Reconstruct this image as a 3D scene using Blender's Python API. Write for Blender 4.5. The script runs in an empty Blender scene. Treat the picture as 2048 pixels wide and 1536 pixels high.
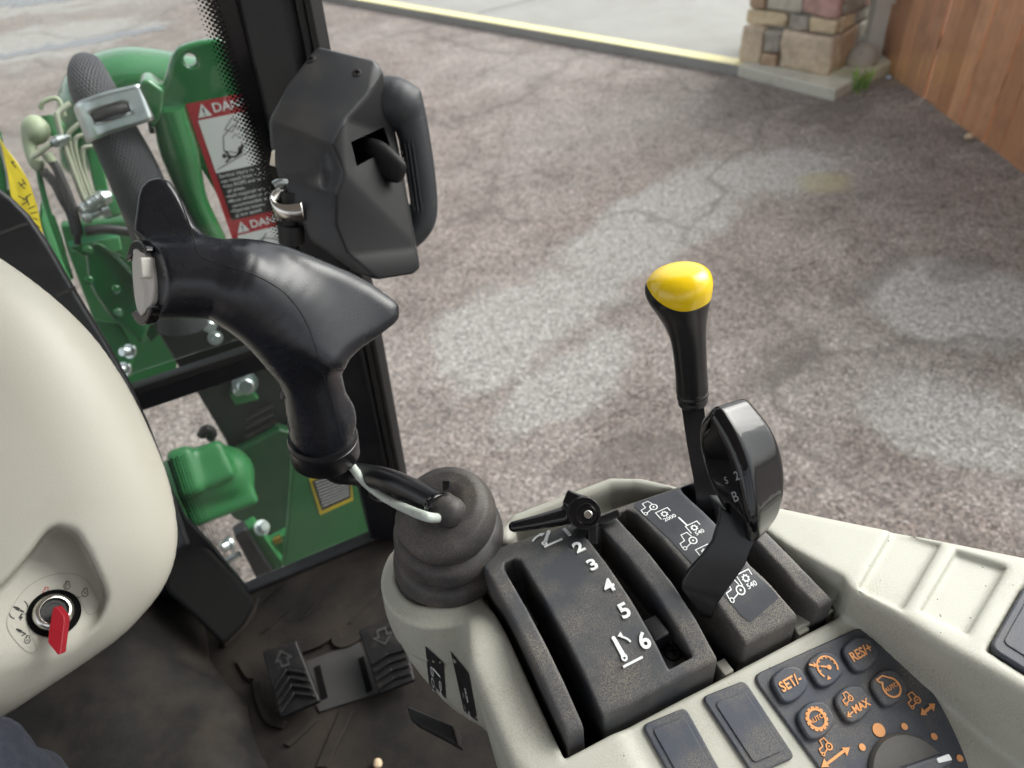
import bpy, bmesh, math, random
import numpy as np
from mathutils import Vector, Matrix
from mathutils.bvhtree import BVHTree

# ------------------------------------------------------------------ camera
F0 = 1420.0; CAM_H = 1.9                 # focal length in photo pixels (2048 wide), lens height
PITCH, YAW, ROLL = math.radians(40.7), math.radians(20.0), math.radians(7.4)
F = np.array([math.sin(YAW)*math.cos(PITCH), math.cos(YAW)*math.cos(PITCH), -math.sin(PITCH)])
R0 = np.array([math.cos(YAW), -math.sin(YAW), 0.0]); U0 = np.cross(R0, F)
R = R0*math.cos(ROLL) - U0*math.sin(ROLL); U = U0*math.cos(ROLL) + R0*math.sin(ROLL)
CAM = np.array([0.0, 0.0, CAM_H])
scene = bpy.context.scene
COL = scene.collection
cd = bpy.data.cameras.new('camera'); cam = bpy.data.objects.new('camera', cd); COL.objects.link(cam)
cam.matrix_world = Matrix(((R[0], U[0], -F[0], 0), (R[1], U[1], -F[1], 0), (R[2], U[2], -F[2], CAM_H), (0, 0, 0, 1)))
cd.sensor_fit = 'HORIZONTAL'; cd.sensor_width = 9.8; cd.lens = 9.8*F0/2048
cd.clip_start = 0.02; cd.clip_end = 500
cd.dof.use_dof = True; cd.dof.focus_distance = 0.52; cd.dof.aperture_fstop = 2.0
scene.camera = cam

# ------------------------------------------------------------------ sky, sun, exposure
SUN_EL, SUN_AZ = math.radians(42), math.radians(85)      # azimuth clockwise from forward (+Y)
world = bpy.data.worlds.new('World'); scene.world = world; world.use_nodes = True
wt = world.node_tree; wt.nodes.clear()
sky = wt.nodes.new('ShaderNodeTexSky'); sky.sky_type = 'NISHITA'; sky.sun_disc = False
sky.sun_elevation = SUN_EL; sky.sun_rotation = SUN_AZ; sky.air_density = 1.0; sky.dust_density = 4.0; sky.ozone_density = 1.0
hs = wt.nodes.new('ShaderNodeHueSaturation'); hs.inputs['Saturation'].default_value = 0.18
bg = wt.nodes.new('ShaderNodeBackground'); bg.inputs['Strength'].default_value = 0.15
wo = wt.nodes.new('ShaderNodeOutputWorld')
wt.links.new(sky.outputs[0], hs.inputs['Color']); wt.links.new(hs.outputs[0], bg.inputs['Color']); wt.links.new(bg.outputs[0], wo.inputs[0])
sd = bpy.data.lights.new('sun', 'SUN'); sd.energy = 1.4; sd.angle = math.radians(50); sd.color = (1.0, 0.96, 0.9)
sun = bpy.data.objects.new('sun', sd); COL.objects.link(sun)
sv = Vector((math.sin(SUN_AZ)*math.cos(SUN_EL), math.cos(SUN_AZ)*math.cos(SUN_EL), math.sin(SUN_EL)))
sun.rotation_euler = sv.to_track_quat('Z', 'Y').to_euler(); sun.location = (3, 2, 6)
vs = scene.view_settings; vs.view_transform = 'Standard'; vs.look = 'None'; vs.gamma = 1.0; vs.exposure = 1.0; vs.use_curve_mapping = False
scene.cycles.use_adaptive_sampling = True; scene.cycles.adaptive_threshold = .03
scene.cycles.max_bounces = 6; scene.cycles.diffuse_bounces = 3; scene.cycles.glossy_bounces = 3; scene.cycles.transparent_max_bounces = 12
scene.cycles.use_denoising = True; scene.cycles.caustics_reflective = False; scene.cycles.caustics_refractive = False

# ------------------------------------------------------------------ pixel <-> place helpers
def ray(x, y): return F + R*((x-1024)/F0) + U*((768-y)/F0)
def onz(x, y, z):
    r = ray(x, y); return CAM + r*((z-CAM_H)/r[2])
def ony(x, y, Y):
    r = ray(x, y); return CAM + r*(Y/r[1])
def onx(x, y, X):
    r = ray(x, y); return CAM + r*(X/r[0])
def atd(x, y, d): return CAM + ray(x, y)*d
def onplane(x, y, p0, n):
    r = ray(x, y); return CAM + r*(np.dot(np.array(p0)-CAM, n)/np.dot(r, n))
class Frame:
    """right-handed working frame (x right, y down, w away) at a real distance; w is in the same units as x and y"""
    def __init__(self, cx, cy, z):
        self.r = ray(cx, cy); self.n = np.linalg.norm(self.r); self.e = self.r/self.n
        self.O = CAM + self.r*z; self.s = z/F0
    def map(self, V):
        V = np.asarray(V, float).reshape(-1, 3)
        rr = F[None] + R[None]*((V[:, 0:1]-1024)/F0) + U[None]*((768-V[:, 1:2])/F0)
        t = np.dot(self.O-CAM, self.e)/(rr @ self.e)
        return CAM[None] + rr*t[:, None] + self.e[None]*(V[:, 2:3]*self.s)
    def p(self, x, y, w=0): return self.map([(x, y, w)])[0]

# ------------------------------------------------------------------ object helpers
ORIG = {}
def link(o, parent):
    COL.objects.link(o)
    if parent is not None: o.parent = parent
def thing(name, label, cat, loc, group=None):
    o = bpy.data.objects.new(name, None); COL.objects.link(o); o.empty_display_size = 0.02
    o.location = loc; ORIG[o] = np.array(loc, float); o['label'] = label; o['category'] = cat
    if group: o['group'] = group
    return o
def tag(o, label=None, cat=None, group=None, kind=None):
    if label: o['label'] = label
    if cat: o['category'] = cat
    if group: o['group'] = group
    if kind: o['kind'] = kind
    return o
def part(name, V, faces, mat, parent=None, smooth=True, bevel=0, bseg=2, angle=35, solid=0, flip=False):
    V = np.asarray(V, float).reshape(-1, 3)
    if parent is not None: o0 = ORIG[parent]
    else: o0 = np.array([V[:, 0].mean(), V[:, 1].mean(), V[:, 2].min()])
    me = bpy.data.meshes.new(name)
    if isinstance(faces, np.ndarray):
        n = len(faces); k = faces.shape[1]
        me.vertices.add(len(V)); me.vertices.foreach_set('co', (V-o0).astype(np.float32).ravel())
        me.loops.add(n*k); me.loops.foreach_set('vertex_index', faces.astype(np.int32).ravel())
        me.polygons.add(n); me.polygons.foreach_set('loop_start', np.arange(0, n*k, k, dtype=np.int32))
        me.update(calc_edges=True); me.validate()
    else:
        me.from_pydata((V-o0).tolist(), [], [list(f) for f in faces]); me.update()
    if flip: me.flip_normals()
    o = bpy.data.objects.new(name, me); link(o, parent)
    if parent is None: o.location = o0
    ORIG[o] = o0
    if mat is not None: me.materials.append(mat)
    if smooth: me.polygons.foreach_set('use_smooth', [True]*len(me.polygons))
    if solid:
        m = o.modifiers.new('solid', 'SOLIDIFY'); m.thickness = abs(solid); m.offset = -1 if solid > 0 else 1
    if bevel:
        m = o.modifiers.new('bevel', 'BEVEL'); m.width = bevel; m.segments = bseg; m.limit_method = 'ANGLE'; m.angle_limit = math.radians(angle)
        w = o.modifiers.new('wn', 'WEIGHTED_NORMAL'); w.keep_sharp = False
    return o
def fixn(o):
    bm = bmesh.new(); bm.from_mesh(o.data); bmesh.ops.recalc_face_normals(bm, faces=bm.faces); bm.to_mesh(o.data); bm.free(); return o
def sharp(o, deg=35):
    o.data.set_sharp_from_angle(angle=math.radians(deg)); return o
def prism(name, base, off, mat, parent=None, bevel=0, smooth=False, **k):
    """solid between polygon base (n,3) and the same polygon moved by off"""
    B = np.asarray(base, float); n = len(B); T = B + np.asarray(off, float)
    fs = [list(range(n)), list(range(2*n-1, n-1, -1))] + [[i, i+n, (i+1) % n+n, (i+1) % n] for i in range(n)]
    o = part(name, np.vstack([B, T]), fs, mat, parent, smooth=bool(bevel) or smooth, bevel=bevel, **k)
    return fixn(o)
def box(name, lo, hi, mat, parent=None, bevel=0, **k):
    a, b = lo, hi
    return prism(name, [(a[0], a[1], a[2]), (b[0], a[1], a[2]), (b[0], b[1], a[2]), (a[0], b[1], a[2])], (0, 0, b[2]-a[2]), mat, parent, bevel, **k)
def frames_along(P):
    P = np.asarray(P, float); T = np.gradient(P, axis=0); T /= np.linalg.norm(T, axis=1)[:, None]+1e-12
    a = np.array([0, 0, 1.0]) if abs(T[0][2]) < .9 else np.array([1.0, 0, 0])
    N = np.cross(T[0], a); N /= np.linalg.norm(N); Ns = [N]
    for i in range(1, len(P)):
        N = N - T[i]*np.dot(N, T[i]); N /= np.linalg.norm(N)+1e-12; Ns.append(N)
    Ns = np.array(Ns); return T, Ns, np.cross(T, Ns)
def smoothpath(P, n=8):
    P = np.asarray(P, float); m = len(P)
    if m < 3: return np.array([P[0]+(P[-1]-P[0])*t for t in np.linspace(0, 1, n)])
    out = []
    for i in range(m-1):
        p0, p1, p2, p3 = P[max(i-1, 0)], P[i], P[i+1], P[min(i+2, m-1)]
        for t in np.linspace(0, 1, n, endpoint=False):
            out.append(.5*((2*p1)+(-p0+p2)*t+(2*p0-5*p1+4*p2-p3)*t*t+(-p0+3*p1-3*p2+p3)*t**3))
    out.append(P[-1]); return np.array(out)
def tube(name, P, r, mat, parent=None, seg=14, smooth_n=6, flat=1.0, cap=True):
    P = np.asarray(P, float); m = len(P); r = np.full(m, r) if np.isscalar(r) else np.asarray(r, float)
    A = np.hstack([P, r[:, None]]); A = smoothpath(A, smooth_n); P, r = A[:, :3], A[:, 3]
    T, N, B = frames_along(P); V = []
    for i in range(len(P)):
        for j in range(seg):
            a = 2*math.pi*j/seg; V.append(P[i]+r[i]*(math.cos(a)*N[i]+flat*math.sin(a)*B[i]))
    fs = [[i*seg+j, i*seg+(j+1) % seg, (i+1)*seg+(j+1) % seg, (i+1)*seg+j] for i in range(len(P)-1) for j in range(seg)]
    if cap: fs += [list(range(seg))[::-1], [(len(P)-1)*seg+j for j in range(seg)]]
    return sharp(fixn(part(name, V, fs, mat, parent)), 50)
def lathe(name, C, axis, prof, mat, parent=None, seg=32, cap=False, ref=None):
    """prof: list of (h, r) along axis from C"""
    ax = np.array(axis, float); ax /= np.linalg.norm(ax)
    a = np.array([0, 0, 1.0]) if abs(ax[2]) < .9 else np.array([1.0, 0, 0])
    if ref is not None: a = np.array(ref, float)
    n = np.cross(ax, a); n /= np.linalg.norm(n); b = np.cross(ax, n); V = []
    for h, r in prof:
        for j in range(seg):
            t = 2*math.pi*j/seg; V.append(np.array(C)+ax*h+r*(math.cos(t)*n+math.sin(t)*b))
    fs = [[i*seg+j, i*seg+(j+1) % seg, (i+1)*seg+(j+1) % seg, (i+1)*seg+j] for i in range(len(prof)-1) for j in range(seg)]
    fs += [list(range(seg)), [(len(prof)-1)*seg+j for j in range(seg)]]
    return sharp(fixn(part(name, V, fs, mat, parent)), 40)
def bolt(name, P, axis, r, h, mat, parent, washer=True):
    ax = np.array(axis, float); ax /= np.linalg.norm(ax)
    prof_n = 6
    o = lathe(name, P, ax, [(0, r*1.5), (h*.25, r*1.5), (h*.26, r), (h*.9, r), (h, r*.8)] if washer else [(0, r), (h*.9, r), (h, r*.8)], mat, parent, seg=12)
    return o

# ------------------------------------------------------------------ solid modelling by distance fields
def nets(f, bx, by, bz, h):
    xs = np.arange(bx[0], bx[1]+h, h, dtype=np.float32); ys = np.arange(by[0], by[1]+h, h, dtype=np.float32); zs = np.arange(bz[0], bz[1]+h, h, dtype=np.float32)
    X, Y, Z = xs[:, None, None], ys[None, :, None], zs[None, None, :]
    v = np.ascontiguousarray(np.broadcast_to(f(X, Y, Z), (len(xs), len(ys), len(zs)))).astype(np.float32)
    v[-1] = np.abs(v[-1])+h*.1; v[0] = np.abs(v[0])+h*.1
    v[:, 0] = np.abs(v[:, 0])+h*.1; v[:, -1] = np.abs(v[:, -1])+h*.1; v[:, :, 0] = np.abs(v[:, :, 0])+h*.1; v[:, :, -1] = np.abs(v[:, :, -1])+h*.1
    s = v < 0
    c = s[:-1, :-1, :-1].astype(np.int8)
    for a, b, d in ((1,0,0),(0,1,0),(0,0,1),(1,1,0),(1,0,1),(0,1,1),(1,1,1)):
        c = c + s[a:s.shape[0]-1+a, b:s.shape[1]-1+b, d:s.shape[2]-1+d]
    I, J, K = np.nonzero((c > 0) & (c < 8))
    idx = np.full(c.shape, -1, np.int32); idx[I, J, K] = np.arange(len(I))
    acc = np.zeros((len(I), 3), np.float32); cnt = np.zeros(len(I), np.float32)
    cor = [(a, b, d) for a in (0, 1) for b in (0, 1) for d in (0, 1)]
    cv = {q: v[I+q[0], J+q[1], K+q[2]] for q in cor}
    for q in cor:
        for ax in range(3):
            if q[ax] == 0:
                q2 = list(q); q2[ax] = 1; q2 = tuple(q2)
                a, b = cv[q], cv[q2]; m = (a < 0) != (b < 0)
                t = np.where(m, a/np.where(m, a-b, 1), 0)
                p = np.array(q, np.float32)[None].repeat(len(I), 0); p[:, ax] += t
                acc[m] += p[m]; cnt[m] += 1
    V = acc/cnt[:, None] + np.stack([I, J, K], 1)
    V = V*h + np.array([xs[0], ys[0], zs[0]], np.float32)
    quads = []
    for ax in range(3):
        a1, a2 = [(1, 2), (2, 0), (0, 1)][ax]
        sl0 = [slice(None)]*3; sl1 = [slice(None)]*3; sl0[ax] = slice(0, -1); sl1[ax] = slice(1, None)
        d = s[tuple(sl0)] != s[tuple(sl1)]
        e = np.array(np.nonzero(d)).T
        lim = np.array(c.shape)
        ok = (e[:, a1] >= 1) & (e[:, a2] >= 1) & (e[:, a1] < lim[a1]) & (e[:, a2] < lim[a2])
        e = e[ok]
        def cell(o1, o2):
            q = e.copy(); q[:, a1] -= o1; q[:, a2] -= o2; return idx[q[:, 0], q[:, 1], q[:, 2]]
        Q = np.stack([cell(1, 1), cell(0, 1), cell(0, 0), cell(1, 0)], 1)
        inside = s[e[:, 0], e[:, 1], e[:, 2]]
        Q[~inside] = Q[~inside][:, ::-1]
        quads.append(Q)
    return V, np.vstack(quads)
def smin(a, b, k):
    h = np.maximum(k-np.abs(a-b), 0)/k; return np.minimum(a, b)-h*h*k*.25
def smax(a, b, k): return -smin(-a, -b, k)
def s_seg(X, Y, Z, a, b, ra, rb, sw=1.0):
    ax, ay, az = a[0], a[1], a[2]/sw; bx, by, bz = b[0], b[1], b[2]/sw
    Zs = Z/sw; d = (bx-ax, by-ay, bz-az); L = d[0]**2+d[1]**2+d[2]**2+1e-9
    t = np.clip(((X-ax)*d[0]+(Y-ay)*d[1]+(Zs-az)*d[2])/L, 0, 1)
    return np.sqrt((X-ax-t*d[0])**2+(Y-ay-t*d[1])**2+(Zs-az-t*d[2])**2)-(ra+(rb-ra)*t)
def s_chain(X, Y, Z, pts, k=0, sw=1.0):
    o = None
    if k: pts = smoothpath(pts, 4); k = 0
    for a, b in zip(pts[:-1], pts[1:]):
        d = s_seg(X, Y, Z, a, b, a[3], b[3], sw); o = d if o is None else (np.minimum(o, d) if not k else smin(o, d, k))
    return o
def s_ell(X, Y, Z, c, r):
    k = np.sqrt(((X-c[0])/r[0])**2+((Y-c[1])/r[1])**2+((Z-c[2])/r[2])**2); return (k-1)*min(r)
def s_poly(X, Y, pts):
    pts = np.asarray(pts, np.float32); d = None; sgn = 1.0; n = len(pts)
    for i in range(n):
        a, b = pts[i], pts[i-1]; e = b-a; wx, wy = X-a[0], Y-a[1]
        t = np.clip((wx*e[0]+wy*e[1])/(e@e+1e-12), 0, 1); q = (wx-e[0]*t)**2+(wy-e[1]*t)**2
        d = q if d is None else np.minimum(d, q)
        c1, c2, c3 = Y >= a[1], Y < b[1], e[0]*wy > e[1]*wx
        f = (c1 & c2 & c3) | (~c1 & ~c2 & ~c3)
        sgn = np.where(f, -sgn, sgn)
    return sgn*np.sqrt(d)
def s_ext(d2, Z, z0, z1, r=0.0):
    dz = np.abs(Z-(z0+z1)*.5)-(z1-z0)*.5
    a, b = d2+r, dz+r
    return np.sqrt(np.maximum(a, 0)**2+np.maximum(b, 0)**2)+np.minimum(np.maximum(a, b), 0)-r
def s_box(X, Y, Z, c, h, r=0.0, M=None):
    x, y, z = X-c[0], Y-c[1], Z-c[2]
    if M is not None: x, y, z = (M[0][0]*x+M[0][1]*y+M[0][2]*z, M[1][0]*x+M[1][1]*y+M[1][2]*z, M[2][0]*x+M[2][1]*y+M[2][2]*z)
    a, b, d = np.abs(x)-h[0]+r, np.abs(y)-h[1]+r, np.abs(z)-h[2]+r
    return np.sqrt(np.maximum(a, 0)**2+np.maximum(b, 0)**2+np.maximum(d, 0)**2)+np.minimum(np.maximum(np.maximum(a, b), d), 0)-r
def sdf_part(name, f, bx, by, bz, h, mat, parent, frame=None, sm=True):
    V, Q = nets(f, bx, by, bz, h)
    if frame is not None: V = frame.map(V)
    return part(name, V, Q, mat, parent, smooth=sm)
def bvh_of(o):
    V = [Vector(v.co)+Vector(ORIG[o]) for v in o.data.vertices]
    return BVHTree.FromPolygons(V, [list(p.vertices) for p in o.data.polygons])
def cast(b, x, y):
    r = Vector(ray(x, y)).normalized(); h = b.ray_cast(Vector(CAM), r); return h[0], h[1]

def bake(o):
    """apply the modifiers of o"""
    dg = bpy.context.evaluated_depsgraph_get(); me = bpy.data.meshes.new_from_object(o.evaluated_get(dg)); old = o.data; o.modifiers.clear(); o.data = me; bpy.data.meshes.remove(old); return o
def relax(o, it):
    m = o.modifiers.new('relax', 'SMOOTH'); m.factor = .5; m.iterations = it; bake(o); o.data.polygons.foreach_set('use_smooth', [True]*len(o.data.polygons)); return o
def carve(o, cutters):
    for c in cutters:
        m = o.modifiers.new('cut', 'BOOLEAN'); m.operation = 'DIFFERENCE'; m.object = c; m.solver = 'EXACT'
    bake(o)
    for c in cutters: ORIG.pop(c, None); bpy.data.objects.remove(c)
    return o
# ------------------------------------------------------------------ flat print: lines, rings, letters
class Print:
    def __init__(self): self.V = []; self.Fc = []
    def add(self, V, Fs):
        n = len(self.V); self.V += [tuple(v) for v in V]; self.Fc += [[i+n for i in f] for f in Fs]; return self
    def poly(self, pts): return self.add(pts, [list(range(len(pts)))])
    def line(self, pts, w, closed=False):
        P = np.asarray(pts, float)
        if closed: P = np.vstack([P, P[:1]])
        n = len(P); L = []; Rr = []
        for i in range(n):
            if closed: a, b = P[(i-1) % (n-1)], P[(i+1) % (n-1)] if i < n-1 else P[1]
            else: a, b = P[max(i-1, 0)], P[min(i+1, n-1)]
            d1 = P[i]-a; d2 = b-P[i]; l1 = np.hypot(*d1); l2 = np.hypot(*d2)
            d1 = d1/l1 if l1 > 1e-9 else d2/(l2+1e-12); d2 = d2/l2 if l2 > 1e-9 else d1
            m = np.array([-d1[1]-d2[1], d1[0]+d2[0]]); lm = np.hypot(*m); m = m/lm if lm > 1e-6 else np.array([-d1[1], d1[0]])
            k = 1/max(.5, m @ np.array([-d1[1], d1[0]])); L.append(P[i]+m*w*.5*k); Rr.append(P[i]-m*w*.5*k)
        return self.add(L+Rr, [[i, n+i, n+i+1, i+1] for i in range(n-1)])
    def arc(self, c, r, w, a0=0, a1=360, n=28):
        return self.line([(c[0]+r*math.cos(math.radians(a)), c[1]+r*math.sin(math.radians(a))) for a in np.linspace(a0, a1, n)], w) if a1-a0 < 359 else \
               self.line([(c[0]+r*math.cos(math.radians(a)), c[1]+r*math.sin(math.radians(a))) for a in np.linspace(a0, a1, n, endpoint=False)], w, True)
    def disc(self, c, r, n=20, ry=None):
        ry = ry or r; return self.poly([(c[0]+r*math.cos(2*math.pi*i/n), c[1]+ry*math.sin(2*math.pi*i/n)) for i in range(n)])
    def gear(self, c, r, w, teeth=8, tl=.3):
        self.arc(c, r, w)
        for i in range(teeth):
            a = 2*math.pi*i/teeth; d = np.array([math.cos(a), math.sin(a)]); self.line([np.array(c)+d*r, np.array(c)+d*r*(1+tl)], w*1.4)
        return self
    def text(self, s, c, size, bold=0.0, sx=1.0, align='CENTER'):
        cu = bpy.data.curves.new('t', 'FONT'); cu.body = s; cu.size = 1.0; cu.align_x = align; cu.align_y = 'CENTER'; cu.offset = bold; cu.resolution_u = 3
        ob = bpy.data.objects.new('t', cu); COL.objects.link(ob)
        dg = bpy.context.evaluated_depsgraph_get(); me = ob.evaluated_get(dg).to_mesh()
        V = [(c[0]+v.co.x*size*sx, c[1]+v.co.y*size) for v in me.vertices]; Fs = [list(p.vertices) for p in me.polygons]
        ob.evaluated_get(dg).to_mesh_clear(); bpy.data.objects.remove(ob); bpy.data.curves.remove(cu)
        return self.add(V, Fs)
    def tractor(self, o, s, w):
        q = lambda *p: [(o[0]+a*s, o[1]+b*s) for a, b in p]
        self.line(q((.0, .12), (.03, .40), (.36, .45), (.40, .84), (.78, .84), (.86, .50)), w)
        self.line(q((.22, .05), (.56, .16)), w)
        self.arc(q((.1, .03))[0], .1*s, w*.9); self.arc(q((.78, .25))[0], .21*s, w*1.25); self.disc(q((.78, .25))[0], .06*s, 10)
        return self
    def build(self, name, mapper, mat, parent, thick=0):
        V = np.array([mapper(u, v) for u, v in self.V])
        o = part(name, V, self.Fc, mat, parent, smooth=False)
        if thick:
            m = o.modifiers.new('solid', 'SOLIDIFY'); m.thickness = thick; m.offset = 0
        return o
def planemap(o, u, v, lift=0.0):
    o = np.array(o, float); u = np.array(u, float); v = np.array(v, float); n = np.cross(u, v); n /= np.linalg.norm(n)
    return lambda a, b: o+u*a+v*b+n*lift
# ------------------------------------------------------------------ materials
def newmat(name):
    m = bpy.data.materials.new(name); m.use_nodes = True; nt = m.node_tree
    return m, nt, nt.nodes['Principled BSDF'], nt.nodes['Material Output']
def nnoise(nt, co, scale, detail=4, rough=.55):
    n = nt.nodes.new('ShaderNodeTexNoise'); n.inputs['Scale'].default_value = scale; n.inputs['Detail'].default_value = detail; n.inputs['Roughness'].default_value = rough
    if co is not None: nt.links.new(co, n.inputs['Vector'])
    return n.outputs['Fac']
def nramp(nt, fac, stops):
    r = nt.nodes.new('ShaderNodeValToRGB'); el = r.color_ramp.elements
    while len(el) < len(stops): el.new(.5)
    for e, (p, c) in zip(el, stops):
        e.position = p; e.color = (*c, 1) if len(c) == 3 else c
    nt.links.new(fac, r.inputs[0]); return r.outputs[0]
def nmix(nt, fac, a, b):
    m = nt.nodes.new('ShaderNodeMix'); m.data_type = 'RGBA'
    for s, i in ((fac, 0), (a, 6), (b, 7)):
        if isinstance(s, (int, float)): m.inputs[i].default_value = s
        elif isinstance(s, tuple): m.inputs[i].default_value = (*s, 1)
        else: nt.links.new(s, m.inputs[i])
    return m.outputs[2]
def nmath(nt, op, a, b=None):
    m = nt.nodes.new('ShaderNodeMath'); m.operation = op
    for s, i in ((a, 0), (b, 1)):
        if s is None: continue
        if isinstance(s, (int, float)): m.inputs[i].default_value = s
        else: nt.links.new(s, m.inputs[i])
    return m.outputs[0]
def ncoord(nt, kind='Object'):
    return nt.nodes.new('ShaderNodeTexCoord').outputs[kind]
def nbump(nt, h, strength, dist, base=None):
    b = nt.nodes.new('ShaderNodeBump'); b.inputs['Strength'].default_value = strength; b.inputs['Distance'].default_value = dist
    nt.links.new(h, b.inputs['Height'])
    if base is not None: nt.links.new(base, b.inputs['Normal'])
    return b.outputs[0]
def M(name, col, rough=.5, metal=0, grain=None, dirt=None, var=None, coat=0, spec=.5, scratch=None, rvar=0):
    m, nt, b, out = newmat(name); co = ncoord(nt)
    b.inputs['Roughness'].default_value = rough; b.inputs['Metallic'].default_value = metal; b.inputs['Specular IOR Level'].default_value = spec
    if coat: b.inputs['Coat Weight'].default_value = coat; b.inputs['Coat Roughness'].default_value = .04
    c = tuple(col)
    if var:          # (second colour, scale, low, high)
        c = nmix(nt, nramp(nt, nnoise(nt, co, var[1], 4), [(var[2], (0, 0, 0)), (var[3], (1, 1, 1))]), c, tuple(var[0]))
    if dirt:         # (colour, scale, low, high, amount, speckle scale)
        f = nramp(nt, nnoise(nt, co, dirt[1], 6, .65), [(dirt[2], (0, 0, 0)), (dirt[3], (1, 1, 1))])
        if len(dirt) > 5:
            sp = nramp(nt, nnoise(nt, co, dirt[5], 2, .5), [(.40, (0, 0, 0)), (.66, (1, 1, 1))])
            f = nmath(nt, 'MULTIPLY', f, sp)
        f = nmath(nt, 'MULTIPLY', f, dirt[4]); c = nmix(nt, f, c, tuple(dirt[0]))
        r = nt.nodes.new('ShaderNodeMapRange'); r.inputs[3].default_value = rough; r.inputs[4].default_value = .85; nt.links.new(f, r.inputs[0]); nt.links.new(r.outputs[0], b.inputs['Roughness'])
    elif rvar:
        r = nt.nodes.new('ShaderNodeMapRange'); r.inputs[3].default_value = rough-rvar; r.inputs[4].default_value = rough+rvar; nt.links.new(nnoise(nt, co, 40, 5), r.inputs[0]); nt.links.new(r.outputs[0], b.inputs['Roughness'])
    if isinstance(c, tuple): b.inputs['Base Color'].default_value = (*c, 1)
    else: nt.links.new(c, b.inputs['Base Color'])
    if grain: nt.links.new(nbump(nt, nnoise(nt, co, grain[0], 2), grain[1], grain[2]), b.inputs['Normal'])
    return m
MT = {}
MT['cream'] = M('cream plastic', (.455, .455, .395), .5, grain=(800, .45, .0005), dirt=((.27, .225, .165), 11, .44, .74, .75, 800))
MT['cream2'] = M('cream cowl plastic', (.48, .465, .40), .42, grain=(600, .3, .0004), dirt=((.36, .31, .24), 10, .50, .80, .45))
MT['creamrec'] = M('dusty cream recess', (.53, .52, .445), .7, grain=(1400, .5, .0005), dirt=((.36, .29, .21), 14, .40, .8, .5, 1500))
MT['grip'] = M('grip plastic', (.012, .013, .017), .27, grain=(1100, .22, .0004), rvar=.06)
MT['seam'] = M('seam shadow', (.004, .004, .005), .8)
MT['quad'] = M('quadrant plastic', (.046, .050, .058), .5, grain=(1300, .3, .0004), dirt=((.27, .23, .175), 18, .40, .66, .9, 1300))
MT['quadclean'] = M('sticker plastic', (.030, .033, .042), .42, dirt=((.14, .12, .10), 30, .45, .8, .4, 900))
MT['keypad'] = M('keypad rubber', (.045, .053, .072), .55, grain=(1500, .2, .0003), dirt=((.34, .28, .19), 20, .42, .78, .8, 1600))
MT['dial'] = M('dusty dial plastic', (.085, .082, .078), .6, grain=(1400, .4, .0004), dirt=((.2, .18, .15), 60, .4, .75, .5, 1500))
MT['rubber'] = M('boot rubber', (.026, .027, .031), .5, grain=(900, .2, .0003), dirt=((.23, .185, .14), 26, .34, .68, .75, 1600))
MT['gloss'] = M('gloss black plastic', (.004, .004, .005), .09, coat=.3, spec=.4)
MT['lever'] = M('lever black plastic', (.008, .008, .010), .3, grain=(800, .15, .0003), dirt=((.10, .085, .07), 40, .55, .8, .35, 900))
MT['latch'] = M('latch plastic', (.030, .032, .036), .44, grain=(900, .2, .0003), dirt=((.11, .09, .07), 14, .45, .8, .5))
MT['latchshade'] = M('shaded latch plastic', (.006, .006, .007), .55, spec=.3, grain=(900, .2, .0003))  # latch plastic darkened: shade on the housing's side face put into the colour
MT['handle'] = M('grab handle plastic', (.024, .027, .032), .5, grain=(700, .2, .0004), dirt=((.12, .11, .1), 60, .62, .8, .5))
MT['dark'] = M('dark trim', (.010, .010, .011), .5)
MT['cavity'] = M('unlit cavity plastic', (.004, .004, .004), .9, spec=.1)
MT['post'] = M('cab post paint', (.010, .011, .014), .35, dirt=((.06, .055, .05), 10, .5, .8, .4))
MT['seal'] = M('rubber seal', (.010, .010, .010), .6)
MT['frit'] = M('black glass border', (.006, .006, .008), .25)
MT['yellow'] = M('yellow knob plastic', (.88, .60, .008), .22, coat=.3)
MT['white'] = M('white print', (.82, .84, .84), .5)
MT['orange'] = M('orange print', (.80, .36, .13), .55)
MT['rocker'] = M('grey switch plastic', (.56, .54, .50), .45)
MT['cable'] = M('pale grey cable', (.50, .55, .50), .45, dirt=((.2, .18, .15), 60, .55, .8, .5))
MT['green'] = M('green tractor paint', (.016, .155, .042), .12, coat=1.0, dirt=((.10, .12, .07), 9, .55, .85, .35))
MT['green_lo'] = M('dusty green paint', (.026, .17, .052), .4, dirt=((.14, .16, .10), 12, .5, .85, .35))
MT['steel'] = M('zinc plated steel', (.62, .66, .66), .32, 1, var=((.45, .52, .52), 25, .4, .65))
MT['bright'] = M('bright steel', (.72, .70, .66), .22, 1)
MT['pipe'] = M('painted pipe', (.32, .34, .26), .45)
MT['hose'] = M('black hose', (.018, .018, .022), .5)
MT['cap'] = M('pale plastic cap', (.34, .39, .26), .5)
MT['red'] = M('red key plastic', (.30, .010, .020), .28)
MT['decalred'] = M('red decal', (.45, .035, .045), .4)
MT['decalwhite'] = M('white decal', (.78, .80, .80), .4)
MT['decalblack'] = M('black decal', (.025, .025, .027), .35)
MT['decalyellow'] = M('yellow decal', (.70, .55, .03), .35)
MT['ink'] = M('black ink', (.012, .012, .012), .6)
MT['redink'] = M('red ink', (.5, .03, .03), .6)
MT['sticker'] = M('beige sticker', (.50, .48, .40), .45)
MT['edge'] = M('sticker edge', (.30, .28, .22), .6)
MT['mat'] = M('floor mat rubber', (.0075, .0068, .0062), .7, spec=.22, grain=(260, .5, .001), dirt=((.038, .030, .024), 9, .36, .70, .9))
MT['hump'] = M('tunnel cover', (.007, .0068, .0066), .65, spec=.25, grain=(160, .5, .001), dirt=((.036, .029, .023), 12, .40, .68, .9))
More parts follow.
